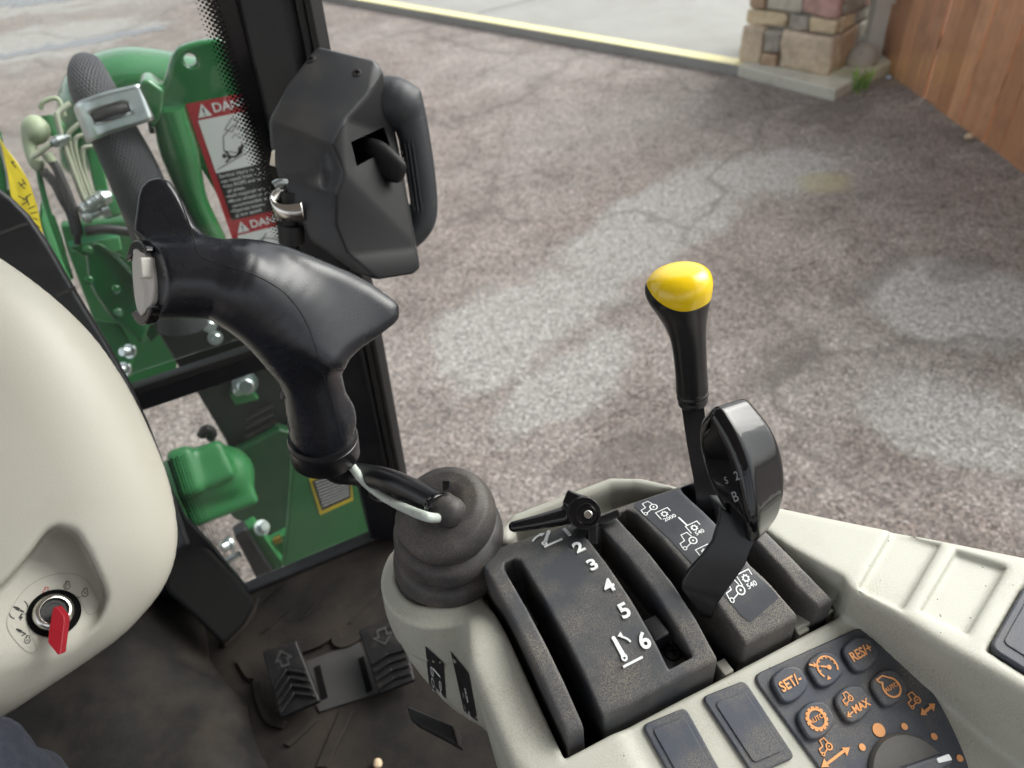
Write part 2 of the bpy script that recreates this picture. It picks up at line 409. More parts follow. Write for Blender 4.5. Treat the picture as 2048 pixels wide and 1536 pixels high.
MT['pedal'] = M('pedal rubber', (.005, .005, .006), .45, spec=.35, dirt=((.05, .04, .03), 30, .5, .8, .6))
MT['plate'] = M('dull steel plate', (.028, .028, .028), .6, dirt=((.06, .052, .045), 20, .4, .8, .6))
MT['cloth'] = M('navy trouser cloth', (.022, .027, .040), .9, grain=(900, .7, .001), dirt=((.06, .07, .09), 60, .45, .8, .7))
MT['felt'] = M('dark felt panel', (.006, .006, .006), .85, spec=.2)
MT['marks'] = M('letter glint grey', (.30, .30, .31), .4)
MT['grit'] = M('dark grit', (.05, .04, .03), .9)
MT['roof'] = M('cab roof lining', (.55, .55, .53), .8)
def braid_mat():
    m, nt, b, out = newmat('braided sleeve'); co = ncoord(nt, 'UV')
    w1 = nt.nodes.new('ShaderNodeTexWave'); w1.wave_type = 'BANDS'; w1.bands_direction = 'DIAGONAL'; w1.inputs['Scale'].default_value = 24
    mp = nt.nodes.new('ShaderNodeMapping'); mp.inputs['Scale'].default_value = (1, 1, 1); nt.links.new(co, mp.inputs[0]); nt.links.new(mp.outputs[0], w1.inputs[0])
    w2 = nt.nodes.new('ShaderNodeTexWave'); w2.wave_type = 'BANDS'; w2.bands_direction = 'DIAGONAL'; w2.inputs['Scale'].default_value = 24
    mp2 = nt.nodes.new('ShaderNodeMapping'); mp2.inputs['Scale'].default_value = (-1, 1, 1); nt.links.new(co, mp2.inputs[0]); nt.links.new(mp2.outputs[0], w2.inputs[0])
    f = nmath(nt, 'MAXIMUM', w1.outputs['Fac'], w2.outputs['Fac'])
    c = nramp(nt, f, [(.55, (.006, .006, .008)), (.98, (.050, .054, .066))]); nt.links.new(c, b.inputs['Base Color'])
    b.inputs['Roughness'].default_value = .55; nt.links.new(nbump(nt, f, .8, .002), b.inputs['Normal']); return m
MT['braid'] = braid_mat()
def glass_mat(name, tint, refl=1.0, dust0=.004, dust1=.03):
    m, nt, b, out = newmat(name); nt.nodes.remove(b)
    tr = nt.nodes.new('ShaderNodeBsdfTransparent'); tr.inputs[0].default_value = (*tint, 1)
    gl = nt.nodes.new('ShaderNodeBsdfGlossy'); gl.inputs['Roughness'].default_value = .0
    ge = nt.nodes.new('ShaderNodeNewGeometry'); dt = nt.nodes.new('ShaderNodeVectorMath'); dt.operation = 'DOT_PRODUCT'
    nt.links.new(ge.outputs['Incoming'], dt.inputs[0]); nt.links.new(ge.outputs['Normal'], dt.inputs[1])
    cz = nmath(nt, 'SUBTRACT', 1.0, nmath(nt, 'ABSOLUTE', dt.outputs['Value'])); fr = nmath(nt, 'MULTIPLY_ADD', nmath(nt, 'POWER', cz, 5.0), .96); fr.node.inputs[2].default_value = .035
    mx = nt.nodes.new('ShaderNodeMixShader'); nt.links.new(nmath(nt, 'MULTIPLY', fr, refl), mx.inputs[0])
    df = nt.nodes.new('ShaderNodeBsdfDiffuse'); df.inputs[0].default_value = (.7, .68, .64, 1); nt.links.new(ge.outputs['True Normal'], df.inputs['Normal'])
    mx2 = nt.nodes.new('ShaderNodeMixShader'); co = ncoord(nt)
    dust = nramp(nt, nnoise(nt, co, 9, 5), [(.3, (dust0,)*3), (.75, (dust1,)*3)]); nt.links.new(dust, mx2.inputs[0])
    nt.links.new(tr.outputs[0], mx.inputs[1]); nt.links.new(gl.outputs[0], mx.inputs[2])
    nt.links.new(mx.outputs[0], mx2.inputs[1]); nt.links.new(df.outputs[0], mx2.inputs[2]); nt.links.new(mx2.outputs[0], out.inputs[0]); return m
MT['glass'] = glass_mat('door glass', (.965, .975, .97), .35)
MT['glass2'] = glass_mat('windshield glass', (.95, .975, .965), .8, .015, .045)
def asphalt_mat():
    m, nt, b, out = newmat('worn asphalt'); co = ncoord(nt, 'Object')
    big = nnoise(nt, co, .55, 5, .6); mid = nnoise(nt, co, 2.3, 6, .65); fine = nnoise(nt, co, 14, 5, .7)
    v = nt.nodes.new('ShaderNodeTexVoronoi'); v.inputs['Scale'].default_value = 118; nt.links.new(co, v.inputs['Vector'])
    sep = nt.nodes.new('ShaderNodeSeparateColor'); nt.links.new(v.outputs['Color'], sep.inputs[0])
    stone = nramp(nt, sep.outputs[0], [(.0, (.07, .058, .054)), (.3, (.17, .14, .13)), (.58, (.30, .262, .243)), (.78, (.385, .325, .29)), (.92, (.52, .48, .44)), (1, (.64, .62, .60))])
    grey = nramp(nt, sep.outputs[0], [(.0, (.15, .14, .132)), (.45, (.32, .305, .288)), (.85, (.46, .44, .415)), (1, (.68, .66, .64))])
    # wear: pale polished patches against pink brown aggregate
    wear = nramp(nt, nmath(nt, 'ADD', nmath(nt, 'MULTIPLY', big, .65), nmath(nt, 'MULTIPLY', mid, .35)), [(.46, (0, 0, 0)), (.58, (1, 1, 1))])
    geo = nt.nodes.new('ShaderNodeNewGeometry'); sp = nt.nodes.new('ShaderNodeSeparateXYZ'); nt.links.new(geo.outputs['Position'], sp.inputs[0])
    def blob(cx, cy, rx, ry, ang):      # a worn or stained patch with its own place on the ground
        mp = nt.nodes.new('ShaderNodeMapping'); mp.vector_type = 'TEXTURE'; mp.inputs['Location'].default_value = (cx, cy, 0); mp.inputs['Rotation'].default_value = (0, 0, ang); mp.inputs['Scale'].default_value = (rx, ry, 1)
        nt.links.new(geo.outputs['Position'], mp.inputs[0]); l = nt.nodes.new('ShaderNodeVectorMath'); l.operation = 'LENGTH'; nt.links.new(mp.outputs[0], l.inputs[0])
        d = nmath(nt, 'ADD', l.outputs['Value'], nmath(nt, 'MULTIPLY', nmath(nt, 'SUBTRACT', mid, .5), 1.6)); return nramp(nt, d, [(.68, (1, 1, 1)), (1.0, (0, 0, 0))])
    wear = nmath(nt, 'MULTIPLY', wear, .35)
    for q in BLOBS_PALE: wear = nmath(nt, 'MAXIMUM', wear, blob(*q))
    stone = nmix(nt, 1.0, stone, nramp(nt, mid, [(.30, (.47, .425, .41)), (.70, (1.0, .92, .885))])); stone.node.blend_type = 'MULTIPLY'
    c = nmix(nt, wear, stone, grey)
    pale = nmix(nt, nramp(nt, fine, [(.35, (0, 0, 0)), (.7, (1, 1, 1))]), c, nmix(nt, .35, c, (.44, .41, .38)))
    fg = nramp(nt, nnoise(nt, co, 190, 2, .6), [(.32, (.62, .62, .62)), (.68, (1.0, 1.0, 1.0))]); pale = nmix(nt, 1.0, pale, fg); pale.node.blend_type = 'MULTIPLY'
    dk = None
    for q in BLOBS_DARK: k = blob(*q); dk = k if dk is None else nmath(nt, 'MAXIMUM', dk, k)
    c = nmix(nt, nmath(nt, 'MULTIPLY', dk, .42), pale, (.10, .085, .078))
    for q in BLOBS_MOSS: c = nmix(nt, nmath(nt, 'MULTIPLY', blob(*q), .55), c, (.30, .27, .14))
    # cracks
    vc = nt.nodes.new('ShaderNodeTexVoronoi'); vc.feature = 'DISTANCE_TO_EDGE'; vc.inputs['Scale'].default_value = .45
    wp = nt.nodes.new('ShaderNodeMix'); wp.data_type = 'VECTOR'; nz = nt.nodes.new('ShaderNodeTexNoise'); nz.inputs['Scale'].default_value = 2.2; nz.inputs['Detail'].default_value = 6; nt.links.new(co, nz.inputs[0])
    ad = nt.nodes.new('ShaderNodeVectorMath'); ad.operation = 'MULTIPLY_ADD'; nt.links.new(nz.outputs['Color'], ad.inputs[0]); ad.inputs[1].default_value = (.7, .7, 0); nt.links.new(co, ad.inputs[2]); nt.links.new(ad.outputs[0], vc.inputs['Vector'])
    cr = nramp(nt, vc.outputs['Distance'], [(.0, (1, 1, 1)), (.004, (.7, .7, .7)), (.014, (0, 0, 0))])
    c = nmix(nt, nmath(nt, 'MULTIPLY', cr, .55), c, (.09, .075, .068))
    c = nmix(nt, 1.0, c, c); mm = c.node; mm.blend_type = 'MULTIPLY'; nt.links.remove(mm.inputs[7].links[0]); mm.inputs[7].default_value = (1.0, 1.0, 1.0, 1)
    nt.links.new(c, b.inputs['Base Color']); b.inputs['Roughness'].default_value = .85
    nt.links.new(nbump(nt, v.outputs['Distance'], .5, .006, nbump(nt, fine, .4, .02)), b.inputs['Normal']); return m
def gp(x, y): p = onz(x, y, 0); return float(p[0]), float(p[1])
def blobpx(x0, y0, x1, y1, w):         # ellipse whose long axis joins two spots of the ground
    a, b = np.array(gp(x0, y0)), np.array(gp(x1, y1)); c = (a+b)/2; d = b-a
    return (c[0], c[1], np.hypot(*d)/2, w, math.atan2(d[1], d[0]))
BLOBS_PALE = [blobpx(840, 800, 1180, 520, .34), blobpx(1050, 640, 1540, 290, .36), blobpx(960, 900, 1300, 640, .20), blobpx(1700, 560, 2150, 640, .34), blobpx(1700, 760, 2150, 930, .26), blobpx(1480, 380, 1700, 300, .3), blobpx(-300, 150, 350, 40, 1.2), blobpx(-300, 30, 900, -120, 2.2)]
BLOBS_DARK = [blobpx(1470, 815, 1660, 640, .10), blobpx(1540, 240, 1780, 212, .18), blobpx(1050, 955, 1500, 870, .10), blobpx(1860, 240, 2020, 330, .10), blobpx(1640, 640, 1830, 490, .07), blobpx(1850, 560, 1990, 520, .10)]
BLOBS_MOSS = [blobpx(1590, 378, 1710, 345, .15)]
MT['asphalt'] = asphalt_mat()
MT['concrete'] = M('concrete slab', (.30, .30, .28), .85, grain=(60, .3, .004), dirt=((.22, .215, .20), 2.5, .4, .75, .6))
MT['kerbwet'] = M('kerb concrete', (.56, .545, .47), .8, grain=(60, .3, .004), dirt=((.22, .20, .17), 5, .52, .75, .7))
MT['paint'] = M('yellow kerb paint', (.74, .67, .36), .7, dirt=((.50, .48, .40), 6, .45, .75, .6))
MT['puddle'] = M('wet streak', (.16, .16, .17), .25)
MT['mortar'] = M('mortar', (.36, .34, .31), .9, grain=(60, .5, .004))
for i, c in enumerate([(.58, .47, .35), (.52, .48, .40), (.48, .29, .25), (.62, .50, .33), (.36, .33, .28), (.46, .32, .21), (.52, .33, .29)]):
    MT['stone%d' % i] = M('stone %d' % i, c, .85, grain=(30, .6, .01), dirt=(tuple(v*.55 for v in c), 9, .42, .75, .7), var=(tuple(min(1, v*1.25) for v in c), 22, .4, .7))
for i, c in enumerate([(.58, .29, .145), (.46, .22, .105), (.66, .34, .175), (.52, .27, .15)]):
    m = M('cedar board %d' % i, c, .6, dirt=((.22, .13, .08), 5, .48, .75, .7)); nt = m.node_tree; b = nt.nodes['Principled BSDF']
    co = ncoord(nt); mp = nt.nodes.new('ShaderNodeMapping'); mp.inputs['Scale'].default_value = (30, 30, 1.3); nt.links.new(co, mp.inputs[0])
    g = nnoise(nt, mp.outputs[0], 1.5, 5); lk = b.inputs['Base Color'].links[0].from_socket
    nt.links.new(nmix(nt, nmath(nt, 'MULTIPLY', nramp(nt, g, [(.4, (0, 0, 0)), (.7, (1, 1, 1))]), .45), lk, (.38, .15, .065)), b.inputs['Base Color'])
    nt.links.new(nbump(nt, g, .4, .004), b.inputs['Normal']); MT['wood%d' % i] = m
MT['downspout'] = M('painted downspout', (.52, .52, .48), .5)
MT['rock'] = M('field stone', (.40, .37, .32), .9, grain=(25, .6, .01), dirt=((.2, .18, .15), 8, .45, .7, .7))
MT['leaf'] = M('weed leaf', (.22, .42, .07), .6)
MT['pebble'] = M('tan pebble', (.55, .42, .28), .7)
# ------------------------------------------------------------------ ground, slab, pillar, fence
rng = random.Random(7); nrng = np.random.RandomState(5)
g = 60.0
o = part('ground', [(-g, -g, 0), (g, -g, 0), (g, g, 0), (-g, g, 0)], [[0, 1, 2, 3]], MT['asphalt'], None, smooth=False); tag(o, 'worn pinkish grey asphalt yard', kind='structure')
A0, A1 = onz(690, -4, .07), onz(1478, 132, .07)
K1, K2, K3 = onz(1672, 180, .07), onz(1712, 158, .07), onz(1790, 120, .07)
d = (A0-A1)/np.linalg.norm(A0-A1); A00 = A0+d*14
slab = [A00, A1, K1, K2, K3, np.array([12, 6, .07]), np.array([16, 26, .07])]
o = prism('concrete_slab', [np.array([q[0], q[1], -.05]) for q in slab], (0, 0, .12), MT['concrete'], None, bevel=.012); tag(o, 'pale grey concrete slab with kerb edge', kind='structure')
nrm = np.array([-d[1], d[0], 0]); nrm = nrm if nrm @ (np.array([12, 6, 0])-A1) > 0 else -nrm
ys = [A00, A1, A1+nrm*.13, A00+nrm*.13]
o2 = prism('yellow_line', [q+np.array([0, 0, .003]) for q in ys], (0, 0, .002), MT['paint'], o)
kz = np.array([0, 0, .085]); ctr_ = np.array([5.0, 4.6, 0])
def outs(q, e): v = q-ctr_; v[2] = 0; return np.array([q[0], q[1], 0])+v/np.linalg.norm(v)*e
o2 = prism('kerb_apron', [outs(A1, .008)-kz*.2, outs(K1, .012)-kz*.2, outs(K2, .012)-kz*.2, outs(K3, .012)-kz*.2, np.array([K3[0]+.3, K3[1]+.5, 0])-kz*.2, np.array([*(A1+nrm*.32+d*.05)[:2], 0])-kz*.2], (0, 0, .094), MT['kerbwet'], o, bevel=.01)
# slab joint
J0, J1 = onz(955, 27, .07), onz(1085, -6, .07)
jd = (J1-J0)/np.linalg.norm(J1-J0); jn = np.array([-jd[1], jd[0], 0])*.006
prism('joint', [J0-jn+[0, 0, .0015], J1+jd*4-jn+[0, 0, .0015], J1+jd*4+jn+[0, 0, .0015], J0+jn+[0, 0, .0015]], (0, 0, .001), MT['dark'], o)

def stone(name, cs, u, v, nn, size, mat, parent, seed, rnd=.35):
    """rounded irregular block: cs = centre, half sizes along u, v, nn"""
    r = np.random.RandomState(seed); n = 9; V = []; Fs = []; key = {}; ph = r.uniform(0, 6.28, 6)
    def vid(a, b, c):
        k = (a, b, c)
        if k not in key:
            p = np.array([a, b, c], float)/(n-1)*2-1; q = p/max(np.linalg.norm(p, 6), 1e-6)*np.max(np.abs(p)); p = p*(1-rnd)+q*rnd*1.0
            q2 = p.copy(); p = p*(1+.05*np.sin(q2[1]*3+ph[0])*np.sin(q2[0]*2.3+ph[1])+.05*np.sin(q2[2]*2.5+ph[2]+q2[0]*2)+r.uniform(-.03, .03)); w = np.array(cs)+np.array(u)*p[0]*size[0]+np.array(v)*p[1]*size[1]+np.array(nn)*p[2]*size[2]; key[k] = len(V); V.append(w)
        return key[k]
    for ax in range(3):
        for side in (0, n-1):
            for i in range(n-1):
                for j in range(n-1):
                    q = []
                    for a, b in ((i, j), (i+1, j), (i+1, j+1), (i, j+1)):
                        t = [0, 0, 0]; t[ax] = side; t[(ax+1) % 3] = a; t[(ax+2) % 3] = b; q.append(vid(*t))
                    Fs.append(q)
    o = fixn(part(name, V, Fs, mat, parent)); return o
PL, PC = onz(1487, 118, .07), onz(1657, 148, .07)
PL[2] = PC[2] = .07
pu = (PC-PL); PW = np.linalg.norm(pu); pu /= PW; pn = np.array([pu[1], -pu[0], 0]); pn = pn if pn @ (CAM-PL) > 0 else -pn   # face normal toward us
ps = -pn                                                                                                        # runs back along the side face
pil = thing('stone_pillar', 'square pillar of mixed tan, pink and grey stones at the slab corner', 'pillar', tuple(PL))
prism('mortar_core', [PL+pu*.02-pn*.02, PC-pu*.02-pn*.02, PC-pu*.02+ps*.68, PL+pu*.02+ps*.68], (0, 0, 1.3), MT['mortar'], pil)
up = np.array([0, 0, 1.0])
rows = [ # v0, v1, [(u0,u1,mat)]
 (.00, .25, [(.0, .255, 0), (.46, 1.03, 0)]), (.00, .085, [(.27, .445, 5)]), (.10, .235, [(.275, .445, 4)]),
 (.262, .35, [(.02, .47, 3), (.50, .70, 4), (.72, 1.0, 3)]), (.365, .50, [(.02, .19, 5), (.21, .60, 1), (.62, .99, 2)]),
 (.515, .61, [(.02, .42, 3), (.45, .80, 6), (.82, .99, 3)]), (.625, .76, [(.02, .28, 1), (.30, .62, 0), (.64, .99, 3)]), (.775, .9, [(.02, .5, 2), (.52, .99, 1)]), (.915, 1.05, [(.02, .35, 0), (.37, .99, 5)]), (1.065, 1.2, [(.02, .6, 1), (.62, .99, 3)])]
k = 0
for v0, v1, ss in rows:
    for u0, u1, mi in ss:
        k += 1; bul = .035 if v1 < .26 else .0
        stone('stone', PL+pu*PW*(u0+u1)/2+up*(v0+v1)/2+pn*(-.035+bul*.6), pu, up, pn, (PW*(u1-u0)/2, (v1-v0)/2, .06+bul*.5+rng.uniform(-.006, .01)), MT['stone%d' % mi], pil, k, .34 if v1 < .26 else .16)
srows = [(.0, .25, [(.05, .40, 5), (.42, .98, 4)]), (.262, .35, [(.03, .30, 3), (.33, .98, 4)]), (.365, .43, [(.02, .45, 4), (.47, .98, 2)]), (.44, .50, [(.02, .25, 4), (.27, .98, 5)]), (.515, .61, [(.02, .55, 5), (.57, .98, 0)]), (.625, .76, [(.02, .4, 2), (.42, .98, 5)]), (.775, .9, [(.02, .6, 1), (.62, .98, 4)]), (.915, 1.05, [(.02, .4, 5), (.42, .98, 2)]), (1.065, 1.2, [(.02, .98, 4)])]
for v0, v1, ss in srows:
    for u0, u1, mi in ss:
        k += 1; stone('stone', PC+ps*(.04+.62*(u0+u1)/2)+up*(v0+v1)/2-pu*.032, ps, up, pu, (.62*(u1-u0)/2, (v1-v0)/2, .045+rng.uniform(-.006, .008)), MT['stone%d' % mi], pil, k, .16)
# downspout beside the pillar
D = onz(1737, 92, .0); D = CAM+ray(1737, 100)*5.05
Db = D.copy()
dsp = thing('downspout', 'pale painted metal downspout running down behind the stone pillar', 'downspout', tuple(Db))
du = R0; dn = -np.array([F[0], F[1], 0])/np.hypot(F[0], F[1])
def dbox(name, p, hw, hd, z0, z1, mat, sh=0.0, wtop=None):
    wt_ = wtop or hw
    base = [p+du*hw*a+dn*hd*b+up*z0 for a, b in ((-1, -1), (1, -1), (1, 1), (-1, 1))]; topq = [p+du*(wt_*a+sh)+dn*hd*b+up*z1 for a, b in ((-1, -1), (1, -1), (1, 1), (-1, 1))]
    fs = [[3, 2, 1, 0], [4, 5, 6, 7]]+[[i, (i+1) % 4, (i+1) % 4+4, i+4] for i in range(4)]
    return fixn(part(name, np.vstack([base, topq]), fs, mat, dsp, smooth=True, bevel=.006))
dbox('spout', Db, .075, .05, -.10, .10, MT['downspout'], .02, .055); dbox('pipe', Db+du*.02, .055, .045, .10, 1.4, MT['downspout']); dbox('strap', Db+du*.02, .062, .052, .30, .34, MT['downspout']); bolt('screw', Db+du*.085+dn*.05+up*.31, dn, .012, .01, MT['steel'], dsp, False)
# loose rocks
def rock(name, P, s, mat, seed, label, cat, group=None):
    bm = bmesh.new(); bmesh.ops.create_icosphere(bm, subdivisions=3, radius=1); r = np.random.RandomState(seed); dirs = r.normal(size=(9, 3)); dirs /= np.linalg.norm(dirs, axis=1)[:, None]; am = r.uniform(.68, .92, 9)
    V = []
    for v in bm.verts:
        p = np.array(v.co); 
        for dd, a in zip(dirs, am):
            t = p @ dd
            if t > a: p = p-dd*(t-a)*.85
        V.append(np.array(P)+p*np.array(s))
    Fs = [[v.index for v in f.verts] for f in bm.faces]; bm.free()
    o = part(name, V, Fs, mat, None); tag(o, label, cat, group); return o
Rk = onz(1722, 152, .0); rock('rock', Rk+[0, 0.02, .10], (.115, .10, .12), MT['rock'], 3, 'squared grey field stone sitting at the end of the kerb', 'rock')
Rk = onz(1765, 128, .0); rock('rock', Rk+[0.02, .06, .14], (.11, .10, .19), MT['stone2'], 8, 'reddish rough rock standing under the downspout', 'rock')
Rk = onz(1740, 128, .0); rock('rock', Rk+[0.0, .14, .12], (.12, .10, .17), MT['stone4'], 11, 'dark rough rock between the pillar and the downspout', 'rock')
Rk = onz(1777, 158, .0); rock('bottle_cap', Rk+[0, 0, .012], (.022, .022, .014), M('blue white plastic', (.45, .55, .75), .4), 12, 'tiny blue white scrap of litter beside the fence foot', 'litter')
Rk = onz(1935, 280, .0); rock('pebble', Rk+[0, 0, .018], (.026, .024, .022), MT['pebble'], 13, 'round tan pebble lying at the foot of the fence', 'pebble')
# grass tuft at the kerb end
Gp = onz(1712, 178, .0); V = []; Fs = []
for i in range(46):
    a = rng.uniform(0, 6.28); q = Gp+np.array([rng.gauss(0, .035), rng.gauss(0, .03), 0]); dirv = np.array([math.cos(a), math.sin(a), 0]); L = rng.uniform(.07, .15); w = np.array([-dirv[1], dirv[0], 0])*.009
    n = len(V); V += [q-w, q+w, q+dirv*L*.35+up*L*.8+w*.6, q+dirv*L*.35+up*L*.8-w*.6, q+dirv*L*.8+up*L*.9]; Fs += [[n, n+1, n+2, n+3], [n+3, n+2, n+4]]
tag(part('weed_tuft', V, Fs, MT['leaf'], None, smooth=False), 'small bright green weed tuft at the end of the kerb', 'weed')
# cedar fence
FA, FB = onz(1783, 150, 0), onz(2048, 345, 0); fd = (FB-FA)/np.linalg.norm(FB-FA); fn = np.array([-fd[1], fd[0], 0]); fn = fn if fn @ (CAM-FA) > 0 else -fn
fen = thing('cedar_fence', 'orange brown vertical board cedar fence at the right edge', 'fence', tuple(FA))
t = -.25; Lf = np.linalg.norm(FB-FA)+1.4
while t < Lf:
    w = rng.uniform(.128, .146); o_ = rng.uniform(-.008, .008)
    a = FA+fd*t+fn*o_; b = FA+fd*(t+w)+fn*(o_+rng.uniform(-.003, .003))
    prism('board', [a-up*.01, b-up*.01, b-fn*.02-up*.01, a-fn*.02-up*.01], (0, 0, 1.89), MT['wood%d' % rng.randrange(4)], fen, bevel=.003)
    t += w+rng.uniform(.005, .012)
for zz in (.3, 1.5): prism('rail', [FA+fd*-.25-fn*.028+up*zz, FA+fd*Lf-fn*.028+up*zz, FA+fd*Lf-fn*.07+up*zz, FA+fd*-.25-fn*.07+up*zz], (0, 0, .09), MT['wood1'], fen)
# thin wet streaks on the far asphalt
for i, (x0, y0, x1, y1, w) in enumerate([(-40, 120, 330, 55, .16), (-60, 12, 190, -12, .35)]):
    a, b = onz(x0, y0, .004), onz(x1, y1, .004); dd = (b-a)/np.linalg.norm(b-a); nn2 = np.array([-dd[1], dd[0], 0]); n = 24; L = []; Rr = []
    for j in range(n+1):
        tt = j/n; ww = w*(.35+.65*math.sin(math.pi*min(1, max(0, tt*.96+.02)))**.5)*(1+.25*nrng.randn()*.5); p = a+(b-a)*tt+nn2*.05*nrng.randn(); L.append(p+nn2*ww); Rr.append(p-nn2*ww)
    tag(part('wet_patch', L+Rr, [[j, n+1+j, n+2+j, j+1] for j in range(n)], MT['puddle'], None, smooth=False), ['long damp streak across the far asphalt', 'pale wet patch in the far left corner of the yard'][i], kind='structure')
# ------------------------------------------------------------------ cab shell
ZF = .84; YW = .90
fl = prism('cab_floor', [(-.75, -.6, ZF-.02), (.09, -.6, ZF-.02), (.09, .895, ZF-.02), (-.75, .895, ZF-.02)], (0, 0, .02), MT['mat'], None); tag(fl, 'dirty black rubber cab floor mat', kind='structure')
def onfloor(pts, z): return [onz(x, y, z) for x, y in pts]
for pts in [[(600, 1243), (612, 1236), (653, 1192), (640, 1198)], [(695, 1250), (706, 1243), (782, 1158), (770, 1166)], [(632, 1536), (655, 1536), (708, 1422), (682, 1418)],
            [(500, 1222), (512, 1216), (566, 1170), (552, 1172)], [(566, 1490), (580, 1495), (640, 1440), (625, 1438)], [(520, 1270), (534, 1262), (578, 1220), (566, 1224)]]:
    prism('mat_rib', onfloor(pts, ZF+.001), (0, 0, .0035), MT['mat'], fl, bevel=.0015)
# raised lip round the pedal opening
for pts, w_ in (([(482, 1320), (500, 1352), (515, 1355), (520, 1395), (540, 1440), (570, 1452)], .012), ([(600, 1302), (640, 1287), (668, 1270), (680, 1288), (700, 1286), (725, 1270)], .018), ([(446, 1292), (472, 1268), (500, 1232), (512, 1198)], .018)):
    q = [onz(x, y, ZF)[:2] for x, y in pts]; q = smoothpath([(a, b, 0) for a, b in q], 4)[:, :2]; o_ = Print().line(q, w_).build('mat_lip', lambda u, v: np.array([u, v, ZF+.004]), MT['mat'], fl, .008); mm_ = o_.modifiers.new('bevel', 'BEVEL'); mm_.width = .003; mm_.segments = 2
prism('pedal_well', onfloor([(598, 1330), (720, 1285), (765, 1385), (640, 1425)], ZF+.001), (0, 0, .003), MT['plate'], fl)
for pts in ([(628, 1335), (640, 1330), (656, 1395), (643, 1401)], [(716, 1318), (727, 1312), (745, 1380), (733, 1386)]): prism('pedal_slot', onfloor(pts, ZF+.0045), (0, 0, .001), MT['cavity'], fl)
o = onz(755, 1527, ZF+.006); rock('pebble', o, (.007, .007, .006), MT['pebble'], 21, 'small tan pebble lying on the cab floor mat', 'pebble')
# tunnel hump on the left
def f(X, Y, Z):
    a = s_chain(X, Y, Z, [(-.50, .95, .80, .20), (-.48, .62, .78, .19), (-.50, .25, .74, .20), (-.52, -.1, .74, .20)], .05)
    b = s_ell(X, Y, Z, (-.35, .55, .83), (.10, .17, .085)); return smin(a, b, .09)+.006*np.sin(X*38+Y*21)*np.sin(Y*30)
tag(sdf_part('tunnel_cover', f, (-.75, -.05), (-.2, .89), (ZF-.01, 1.06), .012, MT['hump'], None), 'scuffed dark rubber cover over the transmission tunnel', 'tunnel cover')
# dark lower firewall panel beside the glass
fw = prism('firewall_panel', [ony(x, y, .885) for x, y in ((330, 960), (372, 1040), (420, 1090), (470, 1150), (512, 1200), (505, 1225))]+[np.array([-.27, .885, ZF]), np.array([-.6, .885, ZF]), np.array([-.6, .885, 1.2])], (0, .012, 0), MT['post'], None); tag(fw, 'black firewall panel beside the lower glass', 'panel')
FKp = Frame(420, 1170, 1.14)
prism('knee_panel', FKp.map([(330, 1040, 0), (364, 1056, 0), (420, 1098, 6), (470, 1150, 14), (503, 1192, 22), (511, 1212, 24), (490, 1250, 22), (446, 1292, 14), (395, 1240, 4), (330, 1180, -4)]), FKp.e*.03, MT['felt'], None, bevel=.008)
tag(bpy.data.objects['knee_panel'], 'dark curved side panel under the steering column', 'panel')
# cab frame: posts, crossbar, roof
cf = thing('cab_frame', 'black painted cab frame with front corner post and roof', 'cab frame', (.08, .88, ZF))
def lerp(a, b, t): return a+(b-a)*t
def leanpost(name, plan0, plan1, z0, z1, mat, bevel=.008):
    n = len(plan0); V = [(x, y, z0) for x, y in plan0]+[(x, y, z1) for x, y in plan1]
    return fixn(part(name, V, [list(range(n))[::-1], list(range(n, 2*n))]+[[i, (i+1) % n, (i+1) % n+n, i+n] for i in range(n)], mat, cf, smooth=True, bevel=bevel))
def pxz(pts, z): return [tuple(onz(x, y, z)[:2]) for x, y in pts]
# front post measured at two heights: low near the floor, high near the top of the picture
lo, hi = .84, 2.25
def pl(x0, y0, x1, y1): # plan points low and (extrapolated) high for a line of the post in the picture assumed to run on the plane y
    return None
b0 = [(.000, .890), (.058, .858), (.078, .872), (.040, .93)]
b1 = [(.105, .915), (.160, .875), (.182, .892), (.150, .955)]
leanpost('corner_post', b0, b1, lo, hi, MT['post'], .012)
leanpost('post_trim', [(.060, .852), (.066, .846), (.082, .862), (.078, .870)], [(.163, .869), (.170, .862), (.187, .880), (.182, .888)], lo, hi, MT['seal'], .003)
leanpost('door_seal', [(.068, .848), (.074, .842), (.090, .858), (.084, .864)], [(.171, .864), (.178, .857), (.196, .873), (.190, .88)], lo, hi, MT['seal'], .003)
box('cross_bar', (-.75, .875, 1.292), (.045, .899, 1.328), MT['post'], cf, bevel=.004)
box('cross_bar_trim', (-.75, .871, 1.322), (.05, .88, 1.334), MT['seal'], cf, bevel=.002)
box('sill_bar', (-.3, .885, ZF), (.03, .91, ZF+.008), MT['post'], cf, bevel=.004)
leanpost('rear_post', [(.62, -.75), (.70, -.75), (.70, -.67), (.62, -.67)], [(.52, -.75), (.60, -.75), (.60, -.67), (.52, -.67)], lo, hi, MT['post'])
leanpost('rear_post', [(-.90, -.75), (-.82, -.75), (-.82, -.67), (-.90, -.67)], [(-.90, -.75), (-.82, -.75), (-.82, -.67), (-.90, -.67)], lo, hi, MT['post'])
leanpost('corner_post', [(-.80, .86), (-.74, .86), (-.74, .93), (-.80, .93)], [(-.86, .89), (-.80, .89), (-.80, .96), (-.86, .96)], lo, hi, MT['post'])
box('roof', (-.92, -.85, 2.25), (.60, 1.0, 2.40), MT['roof'], cf, bevel=.03)
box('rear_panel', (-.85, -.78, .84), (.65, -.74, 1.25), MT['post'], cf)
